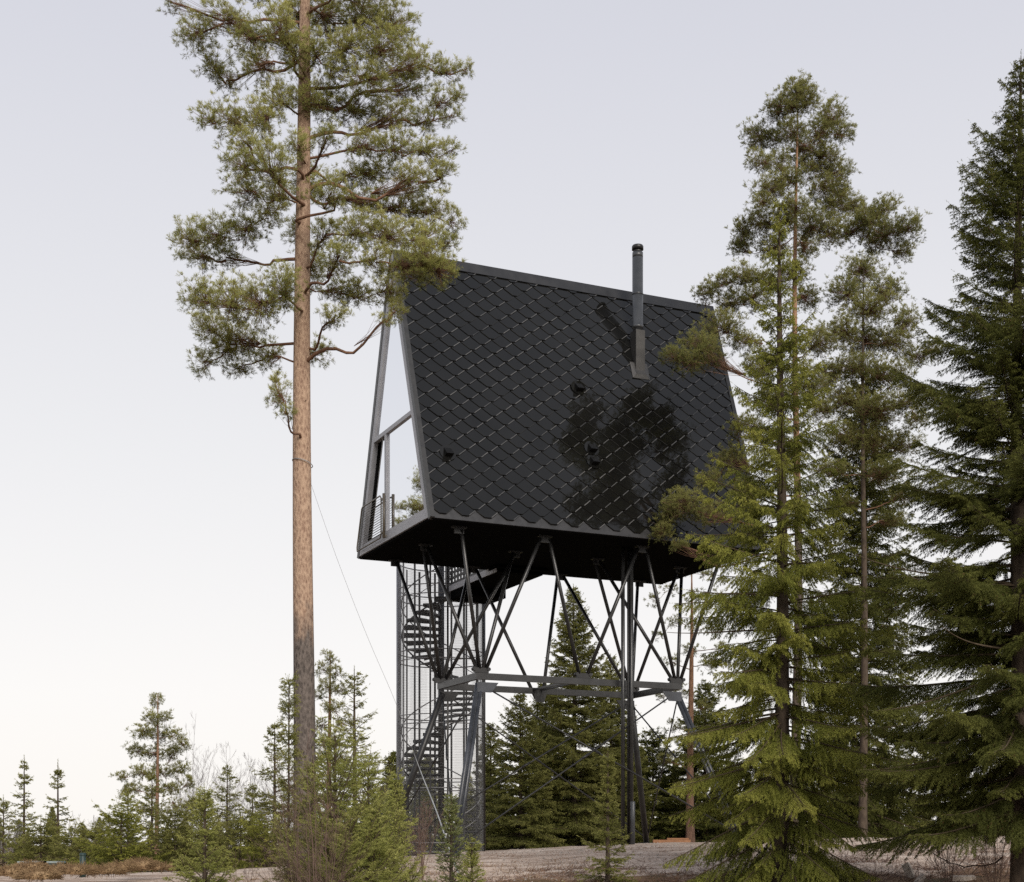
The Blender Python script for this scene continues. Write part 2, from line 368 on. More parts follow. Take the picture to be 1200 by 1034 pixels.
# near gable: frame, panes, open door, guard rail
def edge_l(z, off): return (z - ZB) / CH * (CW / 2 - CT) + off            # near slope
def edge_r(z, off): return CW - (z - ZB) / CH * (CW / 2 - CT) - off       # far slope
ZT0, ZT1 = ZB + 2.88, ZB + 2.99        # transom
FR = .31; ZS = ZB + .30; ZA = ZB + CH - .9
vm = gab(452.4, 600)[0]                # mullion
def gpoly(m, pts, u0, u1): m.prism([W(u0, v, z) for v, z in pts], UU * (u1 - u0))
ztop = ZB + CH - .03
g = MB()
gpoly(g, [(edge_l(ZB, .03), ZB + .03), (edge_l(ZB, .03) + FR, ZB + .03), (edge_l(ZA, FR), ZA), (CW / 2, ztop), (edge_l(ztop, .02), ztop)], -.03, .1)
gpoly(g, [(edge_r(ZB, .03) - FR, ZB + .03), (edge_r(ZB, .11), ZB + .03), (edge_r(ztop, .06), ztop), (CW / 2, ztop), (edge_r(ZA, FR), ZA)][::1], -.032, .1)
gpoly(g, [(FR + .03, ZB + .035), (CW - FR - .03, ZB + .035), (CW - FR - .03, ZB + .17), (FR + .03, ZB + .17)], -.034, .1)
gpoly(g, [(FR + .03, ZB + .18), (CW - FR - .03, ZB + .18), (edge_r(ZS, FR), ZS), (edge_l(ZS, FR), ZS)], -.018, .1)
gpoly(g, [(edge_l(ZT0, FR - .01), ZT0), (edge_r(ZT0, FR - .01), ZT0), (edge_r(ZT1, FR - .01), ZT1), (edge_l(ZT1, FR - .01), ZT1)], -.026, .1)
gpoly(g, [(vm - .07, ZS), (vm + .07, ZS), (vm + .07, ZT0), (vm - .07, ZT0)], -.022, .1)
# thin bead along the glass on the near slope
gpoly(g, [(edge_l(ZS, FR), ZS), (edge_l(ZS, FR + .05), ZS), (edge_l(ZT0, FR + .05), ZT0), (edge_l(ZT0, FR), ZT0)], -.012, .09)
gable = g.build('gable_frame', M_FRAME, cabin)
def pane(pts, nm='window_pane'):
    p = MB(); gpoly(p, pts, .03, .045); return p.build(nm, M_GLASS, cabin)
zp = ZB + CH - 1.35
pane([(edge_l(ZT1, FR), ZT1), (edge_r(ZT1, FR), ZT1), (edge_r(ZA, FR), ZA), (edge_l(ZA, FR), ZA)])
pane([(edge_l(ZS, FR), ZS), (vm - .07, ZS), (vm - .07, ZT0), (edge_l(ZT0, FR), ZT0)])
# door leaf slid aside: its edge runs parallel to the slope, leaving a dark gap
gap = .62
d0 = MB()
pane([(vm + .13, ZS + .06), (edge_r(ZS, FR + gap), ZS + .06), (edge_r(ZT0, FR + gap) if edge_r(ZT0, FR + gap) > vm + .14 else vm + .14, ZT0 - .1), (vm + .13, ZT0 - .1)], 'door_pane')
gpoly(d0, [(edge_r(ZS, FR + gap), ZS + .02), (edge_r(ZS, FR + gap - .06), ZS + .02), (edge_r(ZT0, FR + gap - .06), ZT0 - .02), (edge_r(ZT0, FR + gap), ZT0 - .02)], .028, .07)
gpoly(d0, [(vm + .07, ZS), (vm + .13, ZS), (vm + .13, ZT0), (vm + .07, ZT0)], .01, .08)
d0.build('door_frame', M_BRONZE, cabin)
# room behind
m = MB()
m.prism([W(.75, .5, ZB + .1), W(.75, CW - .3, ZB + .1), W(.75, CW / 2 + .1, ZB + CH - .6), W(.75, CW / 2 - .1, ZB + CH - .6)], UU * .03)
m.build('inner_wall', M_INT, cabin)
# guard rail in front of the door
gr_root = MB()
va, vb = vm + .02, edge_r(ZS, .12)
za, zb = ZB + .14, ZB + 1.26
uo = -.13
tip = edge_r(zb, .18)
path = [W(uo, vb - .02, za), W(uo, vb, za + .1), W(uo, tip, zb - .04), W(uo, tip - .06, zb), W(uo, va + .1, zb), W(uo, va, zb - .08), W(uo, va, za + .1), W(uo, va + .08, za), W(uo, vb - .02, za)]
gr_root.tube(path, .02, 8, False)
rail = gr_root.build('guard_rail', M_BRONZE, cabin)
bars = MB(); k = 16
for i in range(1, k):
    z = za + .04 + (zb - za - .06) * i / k
    bars.tube([W(uo, va, z), W(uo, vb + (tip - vb) * (z - za) / (zb - za), z)], .0055, 5, False)
bars.build('rail_bar', M_BRONZE, rail)
pz = MB(); pz.tube([W(uo + .03, va - .13, za - .04), W(uo + .03, va - .13, zb + .02)], .04, 10)
for z in (za + .12, zb - .12): pz.bar(W(uo + .03, va - .13, z), W(uo, va, z), .05, .05)
pz.bar(W(uo + .03, va - .13, za + .02), W(.02, va - .13, za + .02), .05, .05)
pz.build('rail_post', M_BRONZE, rail)

# roof vents
for px, py in ((524, 531), (677, 455), (692.5, 526), (695, 541)):
    s, r = roof_sr(px, py); v_ = MB(); w_ = .10
    skirt = MB(); ring = [roofp(s + .22 * math.cos(t_), r - .02 + .22 * math.sin(t_), .047) for t_ in np.linspace(0, 2 * PI, 17)[:-1]]
    skirt.prism(ring, RN * .006)
    sk = skirt.build('vent_flashing', M_SHINGLE, roof)
    v_.hexa([roofp(s - w_, r - .13, .04), roofp(s + w_, r - .13, .04), roofp(s + w_, r + .12, .04), roofp(s - w_, r + .12, .04)],
            [roofp(s - w_, r - .13, .04) + ZZ * .05 + VV * -.16, roofp(s + w_, r - .13, .04) + ZZ * .05 + VV * -.16, roofp(s + w_ * .9, r + .10, .07), roofp(s - w_ * .9, r + .10, .07)])
    v_.build('roof_vent', M_VENT, roof)

# chimney
s, r = roof_sr(750, 441)
p0 = roofp(s, r, .03)                      # foot of the box front
ztopbox = EYE + (HY - 388) / F * (p0.y + .1)
ch = MB(); hx, dp = .14, .32
def cbase(du, dv):                          # height of roof at offset dv behind the foot
    return p0.z + dv * RZ / RV
A_ = [p0 + UU * -hx, p0 + UU * hx, p0 + UU * hx + VV * dp, p0 + UU * -hx + VV * dp]
bb = [A_[0] - ZZ * .05, A_[1] - ZZ * .05, A_[2] + ZZ * (dp * RZ / RV - .1), A_[3] + ZZ * (dp * RZ / RV - .1)]
tt = [Vector((q.x, q.y, ztopbox)) for q in A_]
for q in bb:
    if q.z > ztopbox - .02: q.z = ztopbox - .05
ch.hexa(bb, tt)
box_ = ch.build('chimney', M_FLUEBOX, cabin)
cc = p0 + VV * dp / 2
ztp = EYE + (HY - 288) / F * cc.y
fl = MB(); rr = .148
pts = [Vector((cc.x, cc.y, z)) for z in (ztopbox, ztopbox + .09, ztopbox + .09, ztopbox + .16, ztopbox + .16, ztp - .34)]
fl.tube(pts, [rr * .86, rr * .86, rr * 1.06, rr * 1.06, rr, rr], 24)
z_ = ztopbox + 1.0
fl.tube([Vector((cc.x, cc.y, z_)), Vector((cc.x, cc.y, z_ + .05))], rr * 1.04, 24)
fl.tube([Vector((cc.x, cc.y, ztp - .34)), Vector((cc.x, cc.y, ztp - .20))], rr, 24)
fl.build('flue_pipe', M_FLUE, box_)
cp = MB(); cp.tube([Vector((cc.x, cc.y, ztp - .20)), Vector((cc.x, cc.y, ztp - .12))], rr * .8, 20)
cp.tube([Vector((cc.x, cc.y, ztp - .12)), Vector((cc.x, cc.y, ztp - .03)), Vector((cc.x, cc.y, ztp))], [rr * 1.08, rr * 1.08, rr * .95], 24)
cp.build('chimney_cap', M_STEELD, box_)
sk = MB()
q0 = [roofp(s - .27, r - .12, .05), roofp(s + .27, r - .12, .05), roofp(s + .27, r + .4, .05), roofp(s - .27, r + .4, .05)]
q1 = [roofp(s - hx - .02, r - .0, .085), roofp(s + hx + .02, r - .0, .085), roofp(s + hx + .02, r + .35, .07), roofp(s - hx - .02, r + .35, .07)]
sk.hexa(q0, q1); sk.build('chimney_flashing', M_FLUEBOX, box_)

# ------------------------------------------------------------------ the steel tower under it
tower = empty('steel_support_tower', W(CL / 2, CW / 2, gz(1, 40)), 'dark steel frame of splayed legs, braces and V struts carrying the cabin', 'support frame')
U1, U2, V1, V2, ZR = 1.787, 7.932, 1.413, 4.183, 4.448 + EYE
corners = {'a': (U1, V1), 'b': (U1, V2), 'c': (U2, V2), 'd': (U2, V1)}
def beam(a, b, w=.1, h=.17, mt=M_STEEL):
    m = MB(); m.bar(a, b, w, h)
    m.build('beam', mt, tower)
zc = ZR - .085
beam(W(U1 - .0, V1 + .05, zc), W(U2 + .0, V1 + .05, zc)); beam(W(U1, V2 - .05, zc), W(U2, V2 - .05, zc), mt=M_STEEL)
beam(W(U1 + .05, V1 + .102, zc + .002), W(U1 + .05, V2 - .102, zc + .002)); beam(W(U2 - .05, V1 + .102, zc + .002), W(U2 - .05, V2 - .102, zc + .002))
um = (U1 + U2) / 2 + .14
for du in (-.22, .02): beam(W(um + du - .1, V1 + .105, zc + .03), W(um + du - .1, V2 - .105, zc + .03), .06, .06)
foot = {}
for k, (px, py, Y) in {'a': (532, 1000, 36.1), 'b': (447, 990, 40.8), 'c': (758, 993, 45.3), 'd': (868, 983, 40.0)}.items():
    p = at(px, py, Y); foot[k] = Vector((p.x, p.y, gz(p.x, p.y) - .05))
for k, (u_, v_) in corners.items():
    top = W(u_ + (.12 if k in 'ab' else -.12), v_ + (.1 if k in 'ad' else -.1), ZR - .27)
    m = MB(); f_ = foot[k]; d = (f_ - top).normalized(); sd = d.cross(UU).normalized()
    if k == 'c' or k == 'b': m.tube([top, f_], .088, 12)
    else:
        for o_ in (-.058, .058):
            m.tube([top + UU * o_, f_ + UU * o_], .055, 12)
        m.bar(top, f_, .02, .12, UU)
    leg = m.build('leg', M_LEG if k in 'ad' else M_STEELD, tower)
    pl = MB()
    g0 = W(u_, v_, 0); si = 1 if k in 'ab' else -1
    vv = V1 + .0 if k in 'ad' else V2 - .1
    pl.prism([W(u_ + si * .02, vv - .012, ZR - .24), W(u_ + si * .62, vv - .012, ZR - .24), W(u_ + si * .42, vv - .012, ZR - .5), W(u_ + si * .02, vv - .012, ZR - .5)], VV * .022)
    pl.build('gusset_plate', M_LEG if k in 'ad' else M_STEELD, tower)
    fp = MB(); fp.box(f_ + ZZ * .06, UU * .2, VV * .2, ZZ * .05); fp.build('foot_plate', M_STEELD, tower)
# strut connections at the cabin floor and on the ring
zt = ZB - .10; zn = ZR + .10
V0f, V9f = .55, CW - .5
ua, ub, uc, ud = .95, 3.38, 6.3, 8.75
tops = {'n1': (ua, V0f), 'n2': (ub, V0f + .1), 'n3': (uc, V0f + .2), 'n4': (ud, V0f + .1), 'g1': (.95, 2.9), 'g2': (ud, 2.9),
        'm1': (3.5, 2.75), 'm2': (6.0, 2.75), 'f1': (.95, V9f + .15), 'f2': (3.3, V9f + .15), 'f3': (6.1, V9f + .15), 'f4': (ud, V9f + .15)}
ring = {'a': (U1 + .15, V1 + .05), 'b': (U1 + .1, V2 - .05), 'c': (U2 - .1, V2 - .05), 'd': (U2 - .15, V1 + .05), 'nm': (um - .1, V1 + .05), 'fm': (um - .12, V2 - .02)}
for k, (u_, v_) in tops.items():
    m = MB(); m.box(W(u_, v_, ZB - .045), UU * .19, VV * .07, ZZ * .025); m.box(W(u_, v_, ZB - .13), UU * .13, VV * .02, ZZ * .08)
    m.build('bracket', M_STEEL, tower)
def strut(rn, tn, du=0, dt=0):
    (u1, v1), (u2, v2) = ring[rn], tops[tn]
    z1 = zn if rn != 'fm' else ZR - .3
    m = MB(); m.tube([W(u1 + du, v1, z1), W(u2 + dt, v2, zt)], .05, 10); m.build('strut', M_STEEL, tower)
for rn, tn, du, dt in (('a', 'g1', -.12, .06), ('a', 'n1', -.04, .06), ('a', 'm1', .05, -.08), ('a', 'n2', .14, -.12),
                       ('b', 'f1', -.1, .05), ('b', 'g1', -.03, -.06), ('b', 'f2', .05, -.1), ('b', 'm1', .12, .0),
                       ('nm', 'n2', -.12, .12), ('nm', 'n3', .12, -.12), ('fm', 'f2', -.1, .1), ('fm', 'f3', .1, -.1),
                       ('d', 'm2', -.14, .08), ('d', 'n3', -.05, .12), ('d', 'g2', .04, .06), ('d', 'n4', .13, -.05),
                       ('c', 'f3', -.12, .1), ('c', 'm2', -.04, -.08), ('c', 'f4', .04, -.06), ('c', 'g2', .12, -.06)):
    strut(rn, tn, du, dt)
for k, (u_, v_) in ring.items():
    m = MB()
    if k == 'fm': m.prism([W(u_ - .26, v_ - .08, ZR - .02), W(u_ + .26, v_ - .08, ZR - .02), W(u_ + .12, v_ - .08, ZR - .4), W(u_ - .12, v_ - .08, ZR - .4)], VV * .03)
    else:
        m.box(W(u_, v_, ZR + .07), UU * .2, VV * .05, ZZ * .065)
        m.tube([W(u_ - .2, v_ - .07, ZR + .1), W(u_ - .2, v_ + .07, ZR + .1)], .05, 10); m.tube([W(u_ + .2, v_ - .07, ZR + .1), W(u_ + .2, v_ + .07, ZR + .1)], .05, 10)
    m.build('joint_plate', M_STEELD, tower)
# crossed tie rods
zq = ZR - .35
for a, b in (('a', 'd'), ('b', 'c'), ('a', 'b'), ('c', 'd')):
    for p, q in ((a, b), (b, a)):
        u_, v_ = corners[p]; t0 = W(u_ + (.3 if p in 'ab' else -.3) * (1 if {a, b} in ({'a', 'd'}, {'b', 'c'}) else .3), v_ + (.1 if p in 'ad' else -.1), zq)
        f_ = foot[q] + ZZ * .25; dd = .03 if p == a else -.03
        m = MB(); m.tube([t0 + VV * dd, f_ + VV * dd], .021, 8)
        mid = t0.lerp(f_, .42) + VV * dd; dr = (f_ - t0).normalized()
        m.tube([mid - dr * .14, mid + dr * .14], .034, 8); m.build('tie_rod', M_STEELD, tower)
# vertical service pipes
for (px, r_, dz, mt) in ((730.0, .052, 0, M_STEEL), (736.3, .03, .05, M_STEELD), (739.8, .056, 0, M_STEEL)):
    Yp = 39.15; x_ = (px - HX) / F * Yp
    m = MB(); g_ = gz(x_, Yp); m.tube([(x_, Yp + dz, g_ - .1), (x_, Yp + dz, ZB - .02)], r_, 16)
    m.build('service_pipe', mt, tower)
m = MB(); x_ = (741.5 - HX) / F * 38.9; g_ = gz(x_, 38.9)
m.tube([(x_, 38.9, g_ - .1), (x_, 38.9, g_ + 1.15), (x_, 38.9, g_ + 1.16)], [.06, .06, .05], 14); m.build('pipe_sleeve', M_FLUE, tower)

# ------------------------------------------------------------------ spiral staircase in its cage
SX, SY, SR = (517 - HX) / F * 46.2, 46.2, 1.37
sg = gz(SX, SY)
stair = empty('spiral_staircase', (SX, SY, sg), 'dark spiral staircase in a tall cylindrical wire cage behind the cabin', 'staircase')
ztopst = ZB + .9
m = MB(); m.tube([(SX, SY, sg - .1), (SX, SY, ZB + 1.0)], .1, 14); m.build('central_column', M_STEELD, stair)
PIT = 4.0; zl = 6.6 + EYE    # height at which the steps point left
ntr = 0; z = sg + .2
while z < ZB - .25:
    ph = PI + 2 * PI * (z - zl) / PIT; dph = 2 * PI * .2 / PIT * 1.12
    def pt(r_, p_, zz): return Vector((SX + r_ * math.cos(p_), SY + r_ * math.sin(p_), zz))
    t_ = MB(); t_.hexa([pt(.08, ph - dph, z - .045), pt(1.22, ph - dph * .62, z - .045), pt(1.22, ph + dph * .62, z - .045), pt(.08, ph + dph, z - .045)],
                       [pt(.08, ph - dph, z), pt(1.22, ph - dph * .62, z), pt(1.22, ph + dph * .62, z), pt(.08, ph + dph, z)])
    t_.hexa([pt(.1, ph - dph * .62, z - .10), pt(1.22, ph - dph * .62, z - .10), pt(1.22, ph - dph * .58, z - .10), pt(.1, ph - dph * .5, z - .10)],
            [pt(.1, ph - dph * .62, z - .045), pt(1.22, ph - dph * .62, z - .045), pt(1.22, ph - dph * .58, z - .045), pt(.1, ph - dph * .5, z - .045)])
    t_.build('step', M_STEELD, stair); ntr += 1; z += .2
# helical handrail and stringer
for rr_, dz_, rad in ((1.26, .95, .02), (1.26, .5, .012), (1.24, -.06, .028)):
    pts = []; z = sg + .2
    while z < ZB - .1:
        ph = PI + 2 * PI * (z - zl) / PIT; pts.append((SX + rr_ * math.cos(ph), SY + rr_ * math.sin(ph), z + dz_)); z += .07
    m = MB(); m.tube(pts, rad, 6); m.build('handrail', M_GALV if dz_ > 0 else M_STEELD, stair)
# cage uprights, rings, wire mesh
NB = 16
for i in range(NB):
    ph = 2 * PI * (i + .5) / NB; w = Vector((math.cos(ph), math.sin(ph), 0)); tg = Vector((-w.y, w.x, 0))
    m = MB(); c0 = Vector((SX, SY, 0)) + w * SR
    hh = (ztopst - sg) / 2
    if abs(math.cos(ph)) > .97: m.tube([c0 + ZZ * (sg - .05), c0 + ZZ * ztopst], .055, 10)
    else: m.box(c0 + ZZ * (sg + hh - .05), tg * .03, w * .012, ZZ * hh)
    m.build('cage_upright', M_FRAME if math.cos(ph) < -.97 else (M_GALV if math.cos(ph) < -.8 else M_STEEL), stair)
for z in (sg + .12, sg + 2.1, sg + 4.1, sg + 6.1, sg + 8.1, ztopst):
    for dz_ in (0, .28):
        if z + dz_ > ztopst: continue
        m = MB(); m.tube([(SX + (SR - .03) * math.cos(t), SY + (SR - .03) * math.sin(t), z + dz_) for t in np.linspace(0, 2 * PI, 49)], .018, 6, False)
        m.build('cage_ring', M_GALV, stair)
m = MB(); nw = 220
for i in range(nw):
    ph = 2 * PI * i / nw; x_, y_ = SX + (SR + .015) * math.cos(ph), SY + (SR + .015) * math.sin(ph)
    m.tube([(x_, y_, sg), (x_, y_, ztopst)], .0032, 3, False)
for i in range(110):
    z = sg + (ztopst - sg) * i / 110
    m.tube([(SX + (SR + .02) * math.cos(t), SY + (SR + .02) * math.sin(t), z) for t in np.linspace(0, 2 * PI, 41)], .0016, 3, False)
m.build('wire_mesh', M_GALV, stair)
# footbridge from the stair to the cabin
br = MB(); zf = 7.9 + EYE
lp0 = Vector(((523 - HX) / F * 45.2, 45.2, 0)); lp1 = lp0 + VV * -3.9
wd = UU * 1.45
lq = lp0 + VV * -1.27
for a_, b_, zz0 in ((lp0, lq, zf - .36), (lq, lp1, zf - .10)):
    br.hexa([q + ZZ * zz0 for q in (a_, b_, b_ + wd, a_ + wd)], [q + ZZ * (zf - .03) for q in (a_, b_, b_ + wd, a_ + wd)])
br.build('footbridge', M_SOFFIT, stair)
br = MB(); br.box((lp0 + lp1) / 2 + UU * -.02 + ZZ * (zf - .02), VV * 1.95, UU * .012, ZZ * .09); br.build('bridge_stringer', M_FRAME, stair)
# perforated side panel: grid of holes cut from a sheet
br = MB(); Lp = (lp1 - lp0).length; nx_, nz_ = 16, 6; hz = 1.0
for i in range(nx_ + 1):
    br.bar(lp0 + VV * (-Lp * i / nx_) + UU * -.01 + ZZ * (zf + .1), lp0 + VV * (-Lp * i / nx_) + UU * -.01 + ZZ * (zf + .1 + hz), .13, .012, UU)
for j in range(nz_ + 1):
    br.bar(lp0 + UU * -.022 + ZZ * (zf + .1 + hz * j / nz_), lp1 + UU * -.022 + ZZ * (zf + .1 + hz * j / nz_), .012, .09)
br.build('perforated_panel', M_STEELD, stair)
br = MB(); br.box(lp1 + wd * .5 + ZZ * (zf + .02) + VV * .1, wd * .55, VV * .35, ZZ * .03)
br.build('threshold', M_SOFFIT, stair)

# ------------------------------------------------------------------ vegetation builders (numpy)
def norm(a): return a / np.maximum(np.linalg.norm(a, axis=-1, keepdims=True), 1e-9)
def needle_mesh(name, P, D, L, T, n, nl, nw, ang, rng, mat, flat=0.0):
    """P start, D direction, L length, T tint of each shoot; n triangular needles per shoot"""
    K = len(P); idx = np.repeat(np.arange(K), n); N = len(idx)
    t = rng.uniform(0.05, 1, N)
    base = P[idx] + D[idx] * (L[idx] * t)[:, None]
    R = norm(np.cross(D[idx], rng.normal(size=(N, 3))))
    a = ang * rng.uniform(.6, 1.3, N); a *= (1.15 - .45 * t)
    d = D[idx] * np.cos(a)[:, None] + R * np.sin(a)[:, None]
    ln = nl * rng.uniform(.75, 1.2, N); sd = norm(np.cross(d, rng.normal(size=(N, 3)))) * (nw * .5)
    V = np.empty((N, 3, 3)); V[:, 0] = base - sd; V[:, 1] = base + sd; V[:, 2] = base + d * ln[:, None]
    me = bpy.data.meshes.new(name)
    me.vertices.add(N * 3); me.vertices.foreach_set('co', V.astype(np.float32).ravel())
    me.loops.add(N * 3); me.loops.foreach_set('vertex_index', np.arange(N * 3, dtype=np.int32))
    me.polygons.add(N); me.polygons.foreach_set('loop_start', np.arange(0, N * 3, 3, dtype=np.int32)); me.polygons.foreach_set('loop_total', np.full(N, 3, dtype=np.int32))
    me.update()
    at_ = me.attributes.new('tint', 'FLOAT', 'FACE'); at_.data.foreach_set('value', np.clip(T[idx] + rng.normal(0, .07, N), 0.0, 1).astype(np.float32))
    me.materials.append(mat)
    return me
class Wood:
    """tapered tubes gathered into one mesh"""
    def __init__(s): s.V = []; s.Q = []; s.k = 0
    def tube(s, pts, rad, n=4):
        pts = np.asarray(pts, float); m = len(pts); rad = np.broadcast_to(rad, (m,))
        d = norm(np.gradient(pts, axis=0)); ref = np.array([0, 0, 1.]) if abs(d[0, 2]) < .8 else np.array([1., 0, 0])
        a = norm(np.cross(d, ref)); b = np.cross(d, a)
        w = 2 * PI * np.arange(n) / n
        V = pts[:, None] + (a[:, None] * np.cos(w)[None, :, None] + b[:, None] * np.sin(w)[None, :, None]) * rad[:, None, None]
        i = np.arange(m - 1)[:, None] * n; k = np.arange(n)[None]; q = (k + 1) % n
        Q = np.stack([i + k, i + q, i + n + q, i + n + k], -1).reshape(-1, 4) + s.k
        s.V.append(V.reshape(-1, 3)); s.Q.append(Q); s.k += m * n
    def segs(s, A, B, r):
        """many straight three-sided twigs at once"""
        A = np.asarray(A); B = np.asarray(B)
        if not len(A): return
        d = norm(B - A); a = norm(np.cross(d, np.array([.3, .5, .8]))); b = np.cross(d, a); r = np.broadcast_to(r, (len(A),))[:, None]
        V = np.stack([A + a * r, A - a * r * .5 + b * r * .87, A - a * r * .5 - b * r * .87, B + a * r * .5, B - a * r * .25 + b * r * .43, B - a * r * .25 - b * r * .43], 1)
        base = (np.arange(len(A)) * 6)[:, None, None] + s.k
        Q = (base + np.array([[0, 1, 4, 3], [1, 2, 5, 4], [2, 0, 3, 5]])[None]).reshape(-1, 4)
        s.V.append(V.reshape(-1, 3)); s.Q.append(Q); s.k += len(A) * 6
    def mesh(s, name, mat):
        V = np.concatenate(s.V).astype(np.float32); Q = np.concatenate(s.Q).astype(np.int32)
        me = bpy.data.meshes.new(name)
        me.vertices.add(len(V)); me.vertices.foreach_set('co', V.ravel())
        me.loops.add(Q.size); me.loops.foreach_set('vertex_index', Q.ravel())
        me.polygons.add(len(Q)); me.polygons.foreach_set('loop_start', np.arange(0, Q.size, 4, dtype=np.int32)); me.polygons.foreach_set('loop_total', np.full(len(Q), 4, dtype=np.int32))
        me.polygons.foreach_set('use_smooth', np.ones(len(Q), bool)); me.update(); me.materials.append(mat)
        return me
def child(name, me, root):
    o = bpy.data.objects.new(name, me); C.objects.link(o); o.parent = root; return o
def trunk_mesh(H, r0, rng, mat, r1=None, wob=.03, flare=1.25, n=18, ex=.75):
    k = max(14, int(H * 2.2)); z = np.linspace(-.3, H, k); t = np.clip(z / H, 0, 1)
    r = r0 * (1 - t) ** ex + .006 if r1 is None else r0 + (r1 - r0) * t
    r = r * (1 + (flare - 1) * np.exp(-np.maximum(z, 0) / .45))
    ph = rng.uniform(0, 6, 2)
    x = wob * (np.sin(z * .45 + ph[0]) - math.sin(ph[0])); y = wob * (np.sin(z * .5 + ph[1]) - math.sin(ph[1]))
    w = Wood(); w.tube(np.stack([x, y, z], 1), r, n)
    return w.mesh('trunk', mat), (lambda zz: np.array([np.interp(zz, z, x), np.interp(zz, z, y), zz])), (lambda zz: float(np.interp(zz, z, r)))

